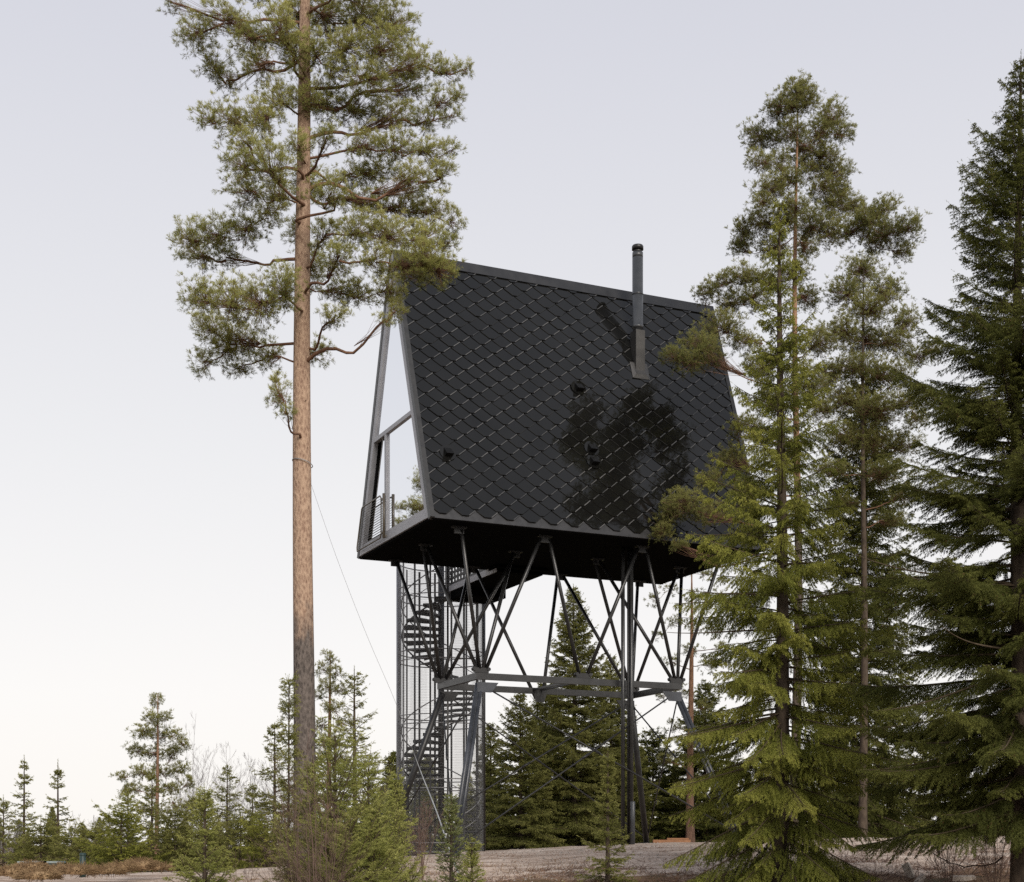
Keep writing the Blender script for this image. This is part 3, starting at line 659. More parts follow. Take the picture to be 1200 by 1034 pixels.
def spruce(name, px, Y, H, R, label, mat, seed, res=None, group=None, cat='spruce tree', ztop=None, prof=.85, e_top=42, e_bot=-8, droop=.28, up=.16,
           z0=.04, sp=.30, dens=1.0, hang=.35, trunk_r=None, cap=1.0, base=None, tipt=.25, jit=.28, nn_=8, asym=None):
    rng = np.random.default_rng(seed)
    x = (px - HX) / F * Y; zb = gz(x, Y) if base is None else base
    if ztop is not None: H = EYE + (HY - ztop) / F * Y - zb
    res = res or Y / 1459.0
    root = empty(name, (x, Y, zb), label, cat, group)
    tr = trunk_r or (.011 * H + .012)
    tm, tp, trf = trunk_mesh(H, tr, rng, B_SPR, wob=.02 * H / 10)
    child('trunk', tm, root)
    wood = Wood(); SP, SD, SLn, ST = [], [], [], []
    step2 = max(.045, 3.0 * res) / dens; seg = max(.06, 3.6 * res)
    z = z0 * H; up3 = np.array([0, 0, 1.])
    while z < H - .12:
        t = 1 - z / H
        r = R * (min(1, t / cap) ** prof); r = max(r, .10 + .1 * t)
        nb = 7 if r > .5 else 5
        spn = sp * .8 * (.55 + .45 * min(1, r / (R * .5)))
        a0 = rng.uniform(0, 2 * PI)
        for k in range(nb):
            az = a0 + 2 * PI * k / nb + rng.normal(0, .22); zz = min(H - .05, z + rng.uniform(-.5, .5) * spn)
            Lb = r * (rng.uniform(.72, 1.15) if jit < .4 else rng.uniform(.55, 1.22))
            if asym: Lb *= 1 + asym * math.cos(az - PI)
            e0 = math.radians(e_bot + (e_top - e_bot) * (z / H) ** 1.1 + rng.normal(0, 5))
            h = np.array([math.cos(az), math.sin(az), 0]); side = np.array([-h[1], h[0], 0])
            m = max(5, int(Lb / .12)); s = np.linspace(0, 1, m)
            dl = droop * (1 - .75 * (z / H)) ; u_ = up
            pts = tp(zz) + h * (Lb * s)[:, None] * math.cos(e0 * .8) + up3 * (Lb * (math.tan(e0) * s - dl * s ** 2 + u_ * s ** 3.2))[:, None] + side * (Lb * .05 * rng.normal() * s ** 2)[:, None]
            br = min(trf(zz) * .35, .004 + .008 * Lb)
            wood.tube(pts, br * (1 - .85 * s) + .0015, 4)
            d = norm(np.gradient(pts, axis=0))
            if rng.random() < .02 and t > .3: continue          # a dead, bare branch
            # secondary twigs
            n2 = max(3, int(Lb / step2)) * 2
            s2 = np.sort(rng.uniform(.10 if Lb < 1 else .18, .985, n2)); i2 = s2 * (m - 1)
            i0 = np.minimum(i2.astype(int), m - 2); fr = (i2 - i0)[:, None]
            P2 = pts[i0] * (1 - fr) + pts[i0 + 1] * fr; d2 = d[i0]
            sg_ = np.where(np.arange(n2) % 2 == 0, 1., -1.)[:, None]
            L2 = (.07 + .44 * Lb * (1 - s2) ** .75 * np.clip(s2 / .3, .45, 1)) * rng.uniform(.6, 1.15, n2)
            L2 = np.minimum(L2, .75)
            dd = norm(d2 * .62 + sg_ * side * .78 + up3 * (rng.normal(0, .2, (n2, 1)) - hang * .45))
            # walk each twig in steps, sagging
            nst = max(1, int(math.ceil(L2.max() / seg)))
            Pc = P2.copy(); Dc = dd.copy(); alive = np.ones(n2, bool)
            base_t = .30 + .34 * s2 + rng.normal(0, .06) - .10 * (t > .85)
            for j in range(nst):
                rem = L2 - j * seg; al = rem > 0
                if not al.any(): break
                ls = np.minimum(rem, seg)[:, None]
                tipf = (rem <= seg * 1.05)
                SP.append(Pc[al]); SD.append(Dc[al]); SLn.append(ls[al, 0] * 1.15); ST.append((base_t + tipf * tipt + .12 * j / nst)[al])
                if j < 2 and Lb > .5: wood.segs(Pc[al], (Pc + Dc * ls)[al], .0022 + .0006 * Lb)
                # tertiary shoots, hanging
                for q in (1, -1, 1.4, -1.4):
                    ok = al & (rng.random(n2) < (.85 if abs(q) == 1 else .55))
                    if not ok.any(): continue
                    lat = np.cross(Dc, up3) * q
                    d3 = norm(Dc * .75 + lat * .7 - up3 * (hang * rng.uniform(.2, 2.2, (n2, 1))))
                    l3 = np.minimum(.16, np.maximum(.05, .34 * rem)) * rng.uniform(.6, 1.15, n2) * max(1, seg / .09)
                    SP.append((Pc + Dc * ls * .5)[ok]); SD.append(d3[ok]); SLn.append(l3[ok]); ST.append((base_t + .10)[ok])
                Pc = Pc + Dc * ls; Dc = norm(Dc - up3 * .10 * hang + norm(d2) * .06 + rng.normal(0, .03, (n2, 3)))
            # needles on the leading shoot
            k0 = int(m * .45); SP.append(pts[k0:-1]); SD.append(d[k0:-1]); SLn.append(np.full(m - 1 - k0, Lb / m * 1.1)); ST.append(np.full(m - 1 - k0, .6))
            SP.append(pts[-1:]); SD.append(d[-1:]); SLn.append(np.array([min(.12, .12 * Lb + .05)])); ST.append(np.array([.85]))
        z += spn * rng.uniform(.75, 1.2)
    # leader
    zz = np.arange(H * .9, H + .05, .05); SP.append(np.array([tp(q) for q in zz])); SD.append(np.tile(up3, (len(zz), 1))); SLn.append(np.full(len(zz), .07)); ST.append(np.full(len(zz), .6))
    SP, SD, SLn, ST = np.concatenate(SP), np.concatenate(SD), np.concatenate(SLn), np.concatenate(ST)
    # a few shoots have gone brown
    dead = rng.random(len(ST)) < .012; ST = np.where(dead, -.3, ST)
    me = needle_mesh('crown', SP, SD, SLn, ST, nn_, max(.026, 1.5 * res), max(.0062, .5 * res), .75, rng, mat)
    child('crown', me, root)
    child('branch', wood.mesh('branch', B_SPRL), root)
    return root

def pine(name, px, Y, clumps, label, mat, seed, H=None, trunk_r=.17, ztop=0, group=None, cat='pine tree', bark=None, limb=None, base=None, depth=1.0, dens=1.0, wob=.03, lean=0, extra=None, nl=.055, tintb=0, stubs=True, fat=1.0):
    """clumps: foliage masses of the crown as (photo x, photo y, half width, half height); each hangs on a limb from the trunk"""
    rng = np.random.default_rng(seed)
    x = (px - HX) / F * Y; zb = gz(x, Y) if base is None else base
    if H is None: H = EYE + (HY - ztop) / F * Y - zb
    mpp = Y / F; res = Y / 1459.0
    root = empty(name, (x, Y, zb), label, cat, group)
    tm, tp, trf = trunk_mesh(H, trunk_r, rng, bark or B_PINE, r1=None, wob=wob, ex=.5 if trunk_r > .17 else .75)
    child('trunk', tm, root)
    cl = []
    for c in clumps:
        cx, cy, rx, rz = c[:4]
        cl.append([(cx - px) * mpp, EYE + (HY - cy) * mpp - zb, rx * mpp, rz * mpp, (cx - HX) / F, (HY - cy) / F])
    cl = np.array(cl); o = np.argsort(np.abs(cl[:, 0])); cl = cl[o]
    Rm = np.abs(cl[:, 0]).max() * depth
    nodes = []; wood = Wood(); SP, SD, SLn, ST = [], [], [], []; up3 = np.array([0, 0, 1.])
    for i, (dx, z, rx, rz, ax_, az_) in enumerate(cl):
        rx *= fat; rz *= fat * 1.06
        best, bd = None, 1e9
        for j, nd in enumerate(nodes):
            if abs(nd['p'][0]) < abs(dx) - .1 and nd['p'][0] * dx >= -.01:
                dist = math.hypot(nd['p'][0] - dx, (nd['p'][1] - z) * 1.6)
                if dist < bd: bd, best = dist, nd
        tpz = tp(min(z, H - .2))
        if best is not None and bd < .62 * (Y / 24) and abs(best['p'][0]) > .12:
            cy = best['c'][1] * 1.05 + rng.normal(0, .18)
            c = np.array([ax_ * (Y + cy) - x, cy, EYE + az_ * (Y + cy) - zb]); A = best['c'] + np.array([0, 0, -.3 * best['r'][2]]); r0 = best['lr'] * .7
            hub_d = math.hypot(dx, cy)
        else:
            w = math.sqrt(max(.02, Rm ** 2 - dx ** 2)); cy = rng.uniform(-.62, .55) * w if abs(dx) > .25 else rng.choice([-1, 1]) * rng.uniform(.25, .7)
            c = np.array([ax_ * (Y + cy) - x, cy, EYE + az_ * (Y + cy) - zb]); dist = math.hypot(dx, cy)
            za = min(H - .3, max(.5, c[2] + rng.uniform(-.32, .02) * dist)); A = tp(za); r0 = min(trf(za) * .3, .010 + .014 * dist)
        mid = (A + c) / 2 + np.array([rng.normal(0, .06), rng.normal(0, .06), -.10 * np.linalg.norm(c - A) + rng.normal(0, .04)])
        s = np.linspace(0, 1, 9)[:, None]; pts = A * (1 - s) ** 2 + 2 * mid * s * (1 - s) + c * s ** 2
        pts[1:-1] += rng.normal(0, .006 * np.linalg.norm(c - A) + .002, (7, 3)) + (np.sin(s[1:-1] * PI * 2.3) * rng.normal(0, .05, 3)) * np.linalg.norm(c - A)
        wood.tube(pts, np.maximum(r0 * (1 - .55 * s[:, 0]), .006), 6)
        nodes.append({'c': c, 'p': (dx, z), 'r': (rx, (rx + rz) / 2, rz), 'lr': r0})
        # side hubs inside the clump
        ry = (rx * .6 + rz * .6)
        nh = max(3, int(dens * 5200 * (rx * rz) ** .5 * ry * 1.15 / max(1, res / .0165) ** 1.1 * .17))
        q = norm(rng.normal(size=(nh, 3))) * (rng.uniform(.1, 1, (nh, 1)) ** .5) * (1 + .22 * rng.normal(size=(nh, 1)))
        hub = c + q * np.array([rx, ry, rz]); st = pts[-1] + (pts[rng.integers(4, 8, nh)] - pts[-1]) * .8
        mid_ = (hub + st) / 2 - up3 * .03
        wood.segs(st, mid_, .0045); wood.segs(mid_, hub, .003)
        ns = 6
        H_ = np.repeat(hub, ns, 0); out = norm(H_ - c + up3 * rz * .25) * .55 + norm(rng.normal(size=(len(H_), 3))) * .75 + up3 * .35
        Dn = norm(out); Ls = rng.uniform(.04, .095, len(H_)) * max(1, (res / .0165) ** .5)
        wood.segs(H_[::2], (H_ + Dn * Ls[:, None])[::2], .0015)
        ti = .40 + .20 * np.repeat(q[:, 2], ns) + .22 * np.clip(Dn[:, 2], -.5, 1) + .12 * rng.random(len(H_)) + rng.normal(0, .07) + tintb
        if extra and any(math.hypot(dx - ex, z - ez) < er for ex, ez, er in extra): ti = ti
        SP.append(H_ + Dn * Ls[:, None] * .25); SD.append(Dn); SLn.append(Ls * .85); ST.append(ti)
    if stubs:
        for z in np.arange(2.5, H * .55, .55):
            if rng.random() < .45:
                a = rng.uniform(0, 2 * PI); d = np.array([math.cos(a), math.sin(a), .15]); p = tp(z); L_ = rng.uniform(.17, .26)
                wood.tube([p, p + d * L_ * .5, p + d * L_], [.016, .011, .005], 5)
    SP, SD, SLn, ST = map(np.concatenate, (SP, SD, SLn, ST))
    dead = rng.random(len(ST)) < .01; ST = np.where(dead, -.3, ST)
    me = needle_mesh('crown', SP, SD, SLn, ST, 16, max(nl, 1.9 * res) * .82, max(.0042, .25 * res), .95, rng, mat)
    child('crown', me, root); child('branch', wood.mesh('branch', limb or B_LIMB), root)
    return root

def bare(name, px, Y, ztop, label, mat, seed, spread=.5, stems=5, group=None, cat='bare shrub', r0=.012, base=None, fan=.35, sub=9, lean=0):
    rng = np.random.default_rng(seed); x = (px - HX) / F * Y; zb = gz(x, Y) if base is None else base
    H = EYE + (HY - ztop) / F * Y - zb; res = Y / 1459
    w = Wood()
    for i in range(stems):
        a = rng.uniform(0, 2 * PI); h = H * rng.uniform(.6, 1); sprd = spread * rng.uniform(.2, 1)
        s = np.linspace(0, 1, 8)[:, None]
        pts = np.array([0, 0, -.1]) + np.array([math.cos(a), math.sin(a), 0]) * sprd * s ** 1.3 + np.array([0, 0, 1]) * (h + .1) * s + np.cumsum(rng.normal(0, .012 * h, (8, 3)), 0) * s
        w.tube(pts, np.maximum(r0 * (1 - .85 * s[:, 0]), res * .08), 5)
        def rec(p, d, L, lv):
            e = p + d * L + np.array([0, 0, .08 * L]); w.segs([p], [e], max(r0 * .22 * .7 ** lv, res * .07))
            if lv < 2:
                for _ in range(3):
                    t = rng.uniform(.3, .95); q = norm(d + rng.normal(0, fan, 3) + np.array([0, 0, .25])); rec(p + (e - p) * t, q, L * rng.uniform(.4, .7), lv + 1)
        for k in range(sub):
            t = rng.uniform(.25, .98); i0 = min(6, int(t * 7)); p = pts[i0] + (pts[i0 + 1] - pts[i0]) * (t * 7 - i0)
            a2 = rng.uniform(0, 2 * PI); d = norm(np.array([math.cos(a2) * .7, math.sin(a2) * .7, .8])); rec(p, d, h * .28 * (1.15 - t), 0)
    me = w.mesh(name, mat); o = bpy.data.objects.new(name, me); C.objects.link(o); o.location = (x, Y, zb)
    return setp(o, label, cat, group)
#@TREES@
# ------------------------------------------------------------------ the big pine
BIG = [(200,3,14,8),(228,38,20,20),(262,22,28,16),(290,45,20,18),(252,75,20,16),(300,75,22,18),(325,30,25,22),(265,95,16,10),
 (240,138,14,11),(267,140,22,18),(305,140,25,22),(325,116,20,18),(285,165,16,12),
 (282,193,20,16),(315,193,24,22),(286,222,20,16),(325,227,22,18),
 (218,280,17,18),(252,275,24,17),(233,300,22,13),(286,271,24,18),(315,251,18,14),(265,302,18,10),
 (238,348,22,18),(267,353,28,22),(301,358,26,24),(330,339,22,26),(243,382,20,18),(277,397,28,18),(310,416,22,16),(238,425,12,14),(277,433,18,9),(325,460,12,20),(336,482,8,8),(262,410,20,14),
 (373,414,16,12),(388,20,28,24),(431,20,28,24),(465,29,22,24),(412,53,26,20),(451,58,28,22),(490,73,24,18),(525,82,18,12),(548,80,8,7),(480,101,24,16),(517,116,18,11),(538,111,10,7),
 (398,82,20,16),(436,92,24,16),(383,121,24,18),(422,126,28,20),(465,135,26,18),(504,140,20,12),(530,135,10,7),(360,112,22,18),
 (383,160,14,12),(431,169,26,16),(470,174,26,16),(507,179,20,13),(532,174,9,7),(441,203,26,16),(490,208,26,17),(519,203,15,11),(412,203,16,12),
 (359,213,24,17),(388,227,22,18),(431,237,28,18),(470,242,28,20),(507,247,22,18),(533,261,11,12),
 (383,271,18,14),(422,271,26,18),(460,276,28,18),(499,280,26,18),(525,285,12,9),
 (364,312,22,26),(398,300,20,16),(441,303,20,14),(480,312,28,18),(516,318,19,17),(398,339,20,16),(422,348,20,14),(460,339,16,20),(393,370,18,9),(465,363,9,12),(452,374,7,7),(500,300,20,16),
 (345,60,20,22),(350,20,24,20),(372,60,20,18),(350,170,16,14),(345,275,14,14),
 (360,-30,60,30),(300,-25,40,20),(420,-30,50,28),(360,-80,60,34),(330,-130,36,30),(385,-135,36,30),(360,-185,28,28)]
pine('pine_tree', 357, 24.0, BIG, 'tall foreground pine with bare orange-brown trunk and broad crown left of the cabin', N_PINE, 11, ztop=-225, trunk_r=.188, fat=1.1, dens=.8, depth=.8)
# pine behind the light green spruce
P2 = [(933,104,15,11),(925,121,20,14),(945,117,15,12),(908,129,11,9),(973,137,17,15),(989,157,11,10),(961,153,17,12),(929,153,15,11),(888,161,17,12),(908,161,13,9),(945,177,22,14),(969,181,13,10),
 (892,190,15,9),(912,190,12,9),(953,198,18,12),(981,202,15,12),(925,210,16,12),(904,222,20,12),(969,222,20,15),(988,222,9,8),(892,236,11,8),(933,242,15,10),(977,242,20,12),(1002,242,14,10),(1034,246,15,12),(1018,256,16,12),
 (1066,267,13,12),(1042,271,18,12),(1006,267,18,12),(953,263,22,14),(920,259,18,14),(888,263,17,14),(868,275,11,14),(1058,294,12,9),(1026,283,16,12),(868,291,11,9),(977,275,16,12),(945,291,14,12),(905,291,16,12),
 (872,324,18,12),(847,332,15,9),(827,344,13,9),(855,356,15,11),(847,380,20,13),(819,401,17,12),(790,417,14,8),(807,425,15,10),(831,417,15,12),(880,350,16,12),(900,330,16,12),(930,320,18,12),
 (890,430,20,14),(868,400,16,10),(855,540,18,12),(800,590,20,16),(830,602,16,12),(775,622,13,10),(798,640,9,5),(785,604,13,10),(830,562,14,10),(875,500,18,12),(905,470,20,14),(960,400,18,14),(945,350,16,12),(950,450,20,14),(880,575,18,12),(920,540,20,14)]
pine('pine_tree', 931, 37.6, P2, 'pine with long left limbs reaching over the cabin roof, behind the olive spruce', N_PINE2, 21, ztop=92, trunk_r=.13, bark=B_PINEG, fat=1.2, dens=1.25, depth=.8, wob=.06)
P3 = [(1010,318,22,16),(990,343,20,14),(1040,340,18,13),(1020,360,26,16),(1060,375,16,12),(985,388,20,14),(1015,400,26,16),(1050,400,20,14),(1075,418,14,10),(1092,410,12,9),(1000,430,24,14),(1040,440,26,16),(970,440,20,13),(990,470,24,16),
 (1030,480,26,16),(1065,470,18,12),(960,480,18,12),(985,512,22,14),(1020,520,24,16),(1060,520,20,12),(1075,490,12,10),(975,550,20,10),(1035,555,24,12),(1062,580,16,8),(990,590,18,8),(1045,610,18,8)]
pine('pine_tree', 1011, 43.0, P3, 'dense dull-green pine between the olive spruce and the dark right-hand spruce', N_PINE2, 31, ztop=300, trunk_r=.12, bark=B_SPR, fat=1.18, dens=1.3, depth=.8)
# left pine in the distance
P4 = [(184,822,8,9),(176,842,10,9),(192,842,9,8),(165,858,13,9),(185,860,14,9),(205,862,10,8),(160,880,12,8),(180,882,14,9),(203,882,14,9),(216,872,7,8),(165,905,13,8),(190,905,14,9),(212,902,11,9),(140,910,9,6),(155,925,12,7),(200,925,14,8),(220,918,8,9),(180,930,12,8),(148,930,9,6),(205,945,14,8),(170,950,14,8),(225,945,10,8)]
pine('pine_tree', 183, 50, P4, 'slender pine with reddish stem standing above the bushes at far left', N_PINE2, 41, ztop=812, trunk_r=.08, bark=B_PINEF, dens=1.0, depth=.8, tintb=.12, stubs=False)
P5 = [(386,770,8,7),(378,785,9,8),(394,788,10,8),(384,805,12,8),(400,808,9,8),(372,815,8,7),(390,830,13,9),(375,850,10,8),(404,850,10,8),(388,870,12,9),(376,890,10,8),(400,890,11,8)]
pine('pine_tree', 385, 42, P5, 'thin-topped pine just right of the big pine trunk', N_PINE2, 42, ztop=762, trunk_r=.09, bark=B_PINEF, dens=1.0, depth=.8, tintb=.1, stubs=False)
P6 = [(800,665,12,9),(828,672,12,8),(845,700,12,9),(785,690,9,8),(815,700,10,8),(836,735,12,8),(790,730,10,8),(765,705,8,9),(770,745,8,6),(810,760,12,8),(785,775,10,7),(830,780,12,8),(800,810,12,8),(775,815,8,6),(825,830,12,8),(790,850,11,8),(815,870,12,9),(780,890,12,8),(840,860,10,8),(845,760,9,7)]
pine('pine_tree', 809, 54, P6, 'airy pine with a slim orange trunk seen behind the right end of the tower', N_PINE2, 43, ztop=655, trunk_r=.15, bark=B_PINEF, dens=.55, depth=.7, tintb=.08)

# ------------------------------------------------------------------ spruces
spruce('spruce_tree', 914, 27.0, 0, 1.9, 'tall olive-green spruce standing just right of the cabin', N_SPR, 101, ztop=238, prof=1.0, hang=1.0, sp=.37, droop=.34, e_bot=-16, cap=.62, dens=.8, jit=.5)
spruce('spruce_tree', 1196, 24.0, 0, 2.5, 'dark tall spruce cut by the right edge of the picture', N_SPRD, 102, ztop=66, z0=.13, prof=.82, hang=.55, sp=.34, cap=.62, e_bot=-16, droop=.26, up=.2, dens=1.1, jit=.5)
spruce('spruce_tree', 1014, 45.0, 0, 2.3, 'gaunt dark spruce with sparse drooping boughs behind the olive spruce', N_SPRD, 103, ztop=430, prof=.45, dens=.85, sp=.38, hang=.9, e_bot=-14)
spruce('spruce_tree', 1100, 52.0, 0, 2.3, 'far spruce seen in the gap left of the dark right-hand spruce', N_SPRM, 104, ztop=850, prof=.7)
bg = 'spruces behind the tower'
spruce('spruce_tree', 672, 56.0, 0, 2.7, 'tall spruce rising behind the middle of the tower ring', N_SPRM, 110, ztop=688, prof=.75, group=bg)
spruce('spruce_tree', 610, 54.0, 0, 2.0, 'shorter spruce between the stair cage and the tall middle spruce', N_SPRM, 111, ztop=812, prof=.7, group=bg)
spruce('spruce_tree', 640, 60.0, 0, 2.2, 'spruce half hidden behind the shorter spruce by the stair cage', N_SPRM, 112, ztop=800, prof=.7, group=bg)
spruce('spruce_tree', 716, 60.0, 0, 2.3, 'spruce just left of the vertical pipes, under the ring beam', N_SPRM, 113, ztop=770, prof=.7, group=bg)
spruce('spruce_tree', 765, 62.0, 0, 2.2, 'dark low spruce right of the vertical pipes', N_SPRD, 114, ztop=858, prof=.6, group=bg)
spruce('spruce_tree', 826, 60.0, 0, 2.3, 'dark spruce behind the slim orange pine trunk', N_SPRD, 115, ztop=800, prof=.7, group=bg)
spruce('spruce_tree', 575, 58.0, 0, 1.6, 'small spruce seen through the stair cage', N_SPRM, 116, ztop=850, prof=.7, group=bg)
spruce('spruce_tree', 488, 60.0, 0, 1.6, 'low spruce behind the left side of the stair cage', N_SPRM, 117, ztop=880, prof=.7, group=bg)
lf = 'spruces on the left'
spruce('spruce_tree', 28, 50.0, 0, .95, 'slim spruce nearest the left edge with dark green box behind', N_SPRM, 120, ztop=888, prof=.9, group=lf, dens=.38, nn_=6, jit=.55, sp=.5)
spruce('spruce_tree', 68, 50.0, 0, .95, 'slim spruce second from the left edge', N_SPRM, 121, ztop=893, prof=.9, group=lf, dens=.38, nn_=6, jit=.55, sp=.5)
spruce('spruce_tree', 4, 56.0, 0, 1.2, 'short spruce cut by the left edge', N_SPRM, 122, ztop=935, prof=.8, group=lf, dens=.5, nn_=6, jit=.55, sp=.42)
spruce('spruce_tree', 150, 42.0, 0, 1.1, 'bushy young spruce at the foot of the slender left pine', N_SPR, 123, ztop=930, prof=.8, group=lf, dens=.5, nn_=6, jit=.55, sp=.42)
spruce('spruce_tree', 178, 44.0, 0, 1.2, 'spruce directly in front of the slender left pine stem', N_SPRM, 124, ztop=905, prof=.8, group=lf, dens=.5, nn_=6, jit=.55, sp=.42)
spruce('spruce_tree', 128, 47.0, 0, 1.1, 'low wide spruce left of the slender pine', N_SPRM, 125, ztop=955, prof=.7, group=lf, dens=.5, nn_=6, jit=.55, sp=.42)
spruce('spruce_tree', 266, 45.0, 0, 1.3, 'dense dark spruce between the slender pine and the big trunk', N_SPRM, 126, ztop=900, prof=.8, group=lf, dens=.5, nn_=6, jit=.55, sp=.42)
spruce('spruce_tree', 296, 47.0, 0, 1.3, 'low spruce right of the dense dark one', N_SPRM, 127, ztop=920, prof=.8, group=lf, dens=.5, nn_=6, jit=.55, sp=.42)
spruce('spruce_tree', 322, 40.0, 0, 1.15, 'gappy spruce with bare lower branches left of the big trunk', N_SPRM, 128, ztop=850, prof=.75, group=lf, dens=.45, sp=.4)
spruce('spruce_tree', 416, 36.0, 0, 1.35, 'bushy dark spruce between the big trunk and the stair cage', N_SPRM, 129, ztop=783, prof=.72, group=lf, dens=.5, nn_=6, jit=.55, sp=.42)
spruce('spruce_tree', 456, 46.0, 0, 1.0, 'narrow spruce against the left side of the stair cage', N_SPRM, 130, ztop=885, prof=.8, group=lf, dens=.5, nn_=6, jit=.55, sp=.42)
spruce('spruce_tree', 366, 46.0, 0, 1.6, 'spruce hidden behind the big pine trunk', N_SPRM, 131, ztop=860, prof=.7, group=lf, dens=.5, nn_=6, jit=.55, sp=.42)
bl = 'bushy low spruces on the left'
for k_, (px_, Y_, zt_, R_, mt_, lb_) in enumerate([(112, 44, 968, 1.3, N_SPRM, 'low bushy spruce just right of the dark post'), (142, 40, 950, 1.3, N_SPR, 'wide bushy spruce at the foot of the slender pine, its left side'), (205, 41, 952, 1.2, N_SPRM, 'wide bushy spruce at the foot of the slender pine, its right side'),
        (236, 43, 938, 1.1, N_SPRM, 'bushy spruce behind the left young spruce'), (310, 38, 962, 1.1, N_SPR, 'low bushy spruce before the gappy spruce'), (48, 47, 962, 1.2, N_SPRM, 'low bushy spruce between the two slim left spruces'), (84, 46, 975, 1.1, N_SPRM, 'lowest bushy spruce above the pale boxes'), (282, 40, 955, 1.1, N_SPRM, 'bushy spruce below the low dark spruce')]):
    spruce('bushy_spruce', px_, Y_, 0, R_, lb_, mt_, 160 + k_, ztop=zt_, prof=.55, group=bl, dens=.7, sp=.24, e_bot=8, e_top=45, droop=.15, jit=.5)
fg = 'young spruces in the foreground'
spruce('young_spruce', 240, 24.0, 0, .85, 'young spruce with loose branches at the bottom, left of the big trunk', N_YOUNG, 140, ztop=925, prof=.8, group=fg, sp=.24, e_bot=20, e_top=50, droop=.1, base=-.15, cat='young spruce', dens=.6, jit=.5)
spruce('young_spruce', 338, 19.0, 0, .5, 'thin young spruce with a nearly bare leader beside the big trunk', N_SPRM, 141, ztop=796, prof=.9, group=fg, sp=.3, dens=.3, e_bot=25, e_top=50, droop=.05, base=-.1, trunk_r=.018, cat='young spruce', jit=.5)
spruce('young_spruce', 392, 18.5, 0, 1.15, 'broad light-green young spruce at the bottom, right of the big trunk', N_YOUNG, 142, ztop=862, prof=.6, group=fg, sp=.24, e_bot=30, e_top=58, droop=.08, base=-.1, cat='young spruce', dens=.45, jit=.6, hang=.1)
spruce('young_spruce', 432, 19.2, 0, .95, 'light-green young spruce with upright tips left of the stair foot', N_YOUNG, 143, ztop=898, prof=.6, group=fg, sp=.22, e_bot=34, e_top=60, droop=.05, base=-.1, cat='young spruce', dens=.6, jit=.5, hang=.1)
spruce('young_spruce', 464, 20.5, 0, .6, 'slim light-green young spruce in front of the left leg foot', N_YOUNG, 148, ztop=915, prof=.7, group=fg, sp=.2, e_bot=34, e_top=60, droop=.05, base=-.1, cat='young spruce', dens=.6, jit=.5, hang=.1)
spruce('young_spruce', 366, 20.0, 0, .8, 'young spruce in front of the foot of the big trunk', N_SPRM, 144, ztop=885, prof=.8, group=fg, sp=.26, dens=.45, e_bot=20, e_top=50, droop=.08, base=-.1, cat='young spruce', jit=.5, hang=.2)
spruce('young_spruce', 529, 25.0, 0, .75, 'bluish-green young spruce below the nearest tower leg', N_BLUE, 145, ztop=936, prof=.9, group=fg, sp=.22, e_bot=28, e_top=55, droop=.05, base=-.1, cat='young spruce', dens=.6, jit=.5, hang=.1)
spruce('young_spruce', 553, 24.0, 0, .6, 'low yellowish young spruce at the bottom beside the bluish one', N_YOUNG, 147, ztop=985, prof=.9, group=fg, sp=.2, e_bot=28, e_top=55, droop=.05, base=-.1, cat='young spruce', dens=.5, jit=.5, hang=.1)
spruce('young_spruce', 712, 28.5, 0, .82, 'small lone spruce with a thin leader on the gravel before the pipes', N_SPRM, 146, ztop=880, prof=1.25, group=fg, sp=.26, e_bot=-4, e_top=45, droop=.12, base=.42, cat='young spruce', dens=.6, jit=.5)
#@ENDTREES@
# ------------------------------------------------------------------ bare shrubs and birches
bs = 'bare reddish shrubs'
for i, (px, Y, zt_, sp_, st, lb) in enumerate([(352, 17.5, 880, .3, 9, 'bare reddish saplings before the big trunk'), (374, 17.0, 855, .3, 9, 'tallest bare reddish sapling clump right of the big trunk'),
      (338, 20.5, 895, .35, 8, 'bare twiggy shrub left of the big trunk foot'), (495, 30, 925, .6, 9, 'bare brown shrub before the stair cage'), (480, 27, 940, .4, 6, 'bare shrub left of the draping cable'),
      (410, 21, 900, .3, 6, 'bare twigs rising through the light-green young spruce'), (283, 22, 965, .3, 5, 'low bare shrub right of the left young spruce'), (1112, 25, 915, .6, 10, 'bare brown thicket under the dark right-hand spruce'), (1168, 24, 900, .6, 10, 'bare brown thicket nearest the right edge')]):
    bare('bare_shrub', px, Y, zt_, lb, B_TWIG, 200 + i, sp_, st, group=bs, r0=.008, sub=14, base=-.1 if Y < 24 else None)
for i, (px, Y, zt_, lb) in enumerate([(225, 58, 838, 'pale leafless birch right of the slender left pine'), (300, 60, 880, 'leafless birch behind the gappy spruce'), (100, 62, 950, 'low leafless birch at far left'), (270, 62, 870, 'leafless birch over the dense dark spruce'), (120, 66, 958, 'grey leafless thicket left of the slender pine'), (330, 60, 870, 'leafless birch left of the big trunk'), (8, 60, 945, 'leafless birch at the left edge')]):
    bare('bare_birch', px, Y, zt_, lb, B_BIRCH, 230 + i, 1.2, 9, group='leafless birches on the left', cat='birch', r0=.018, sub=13)

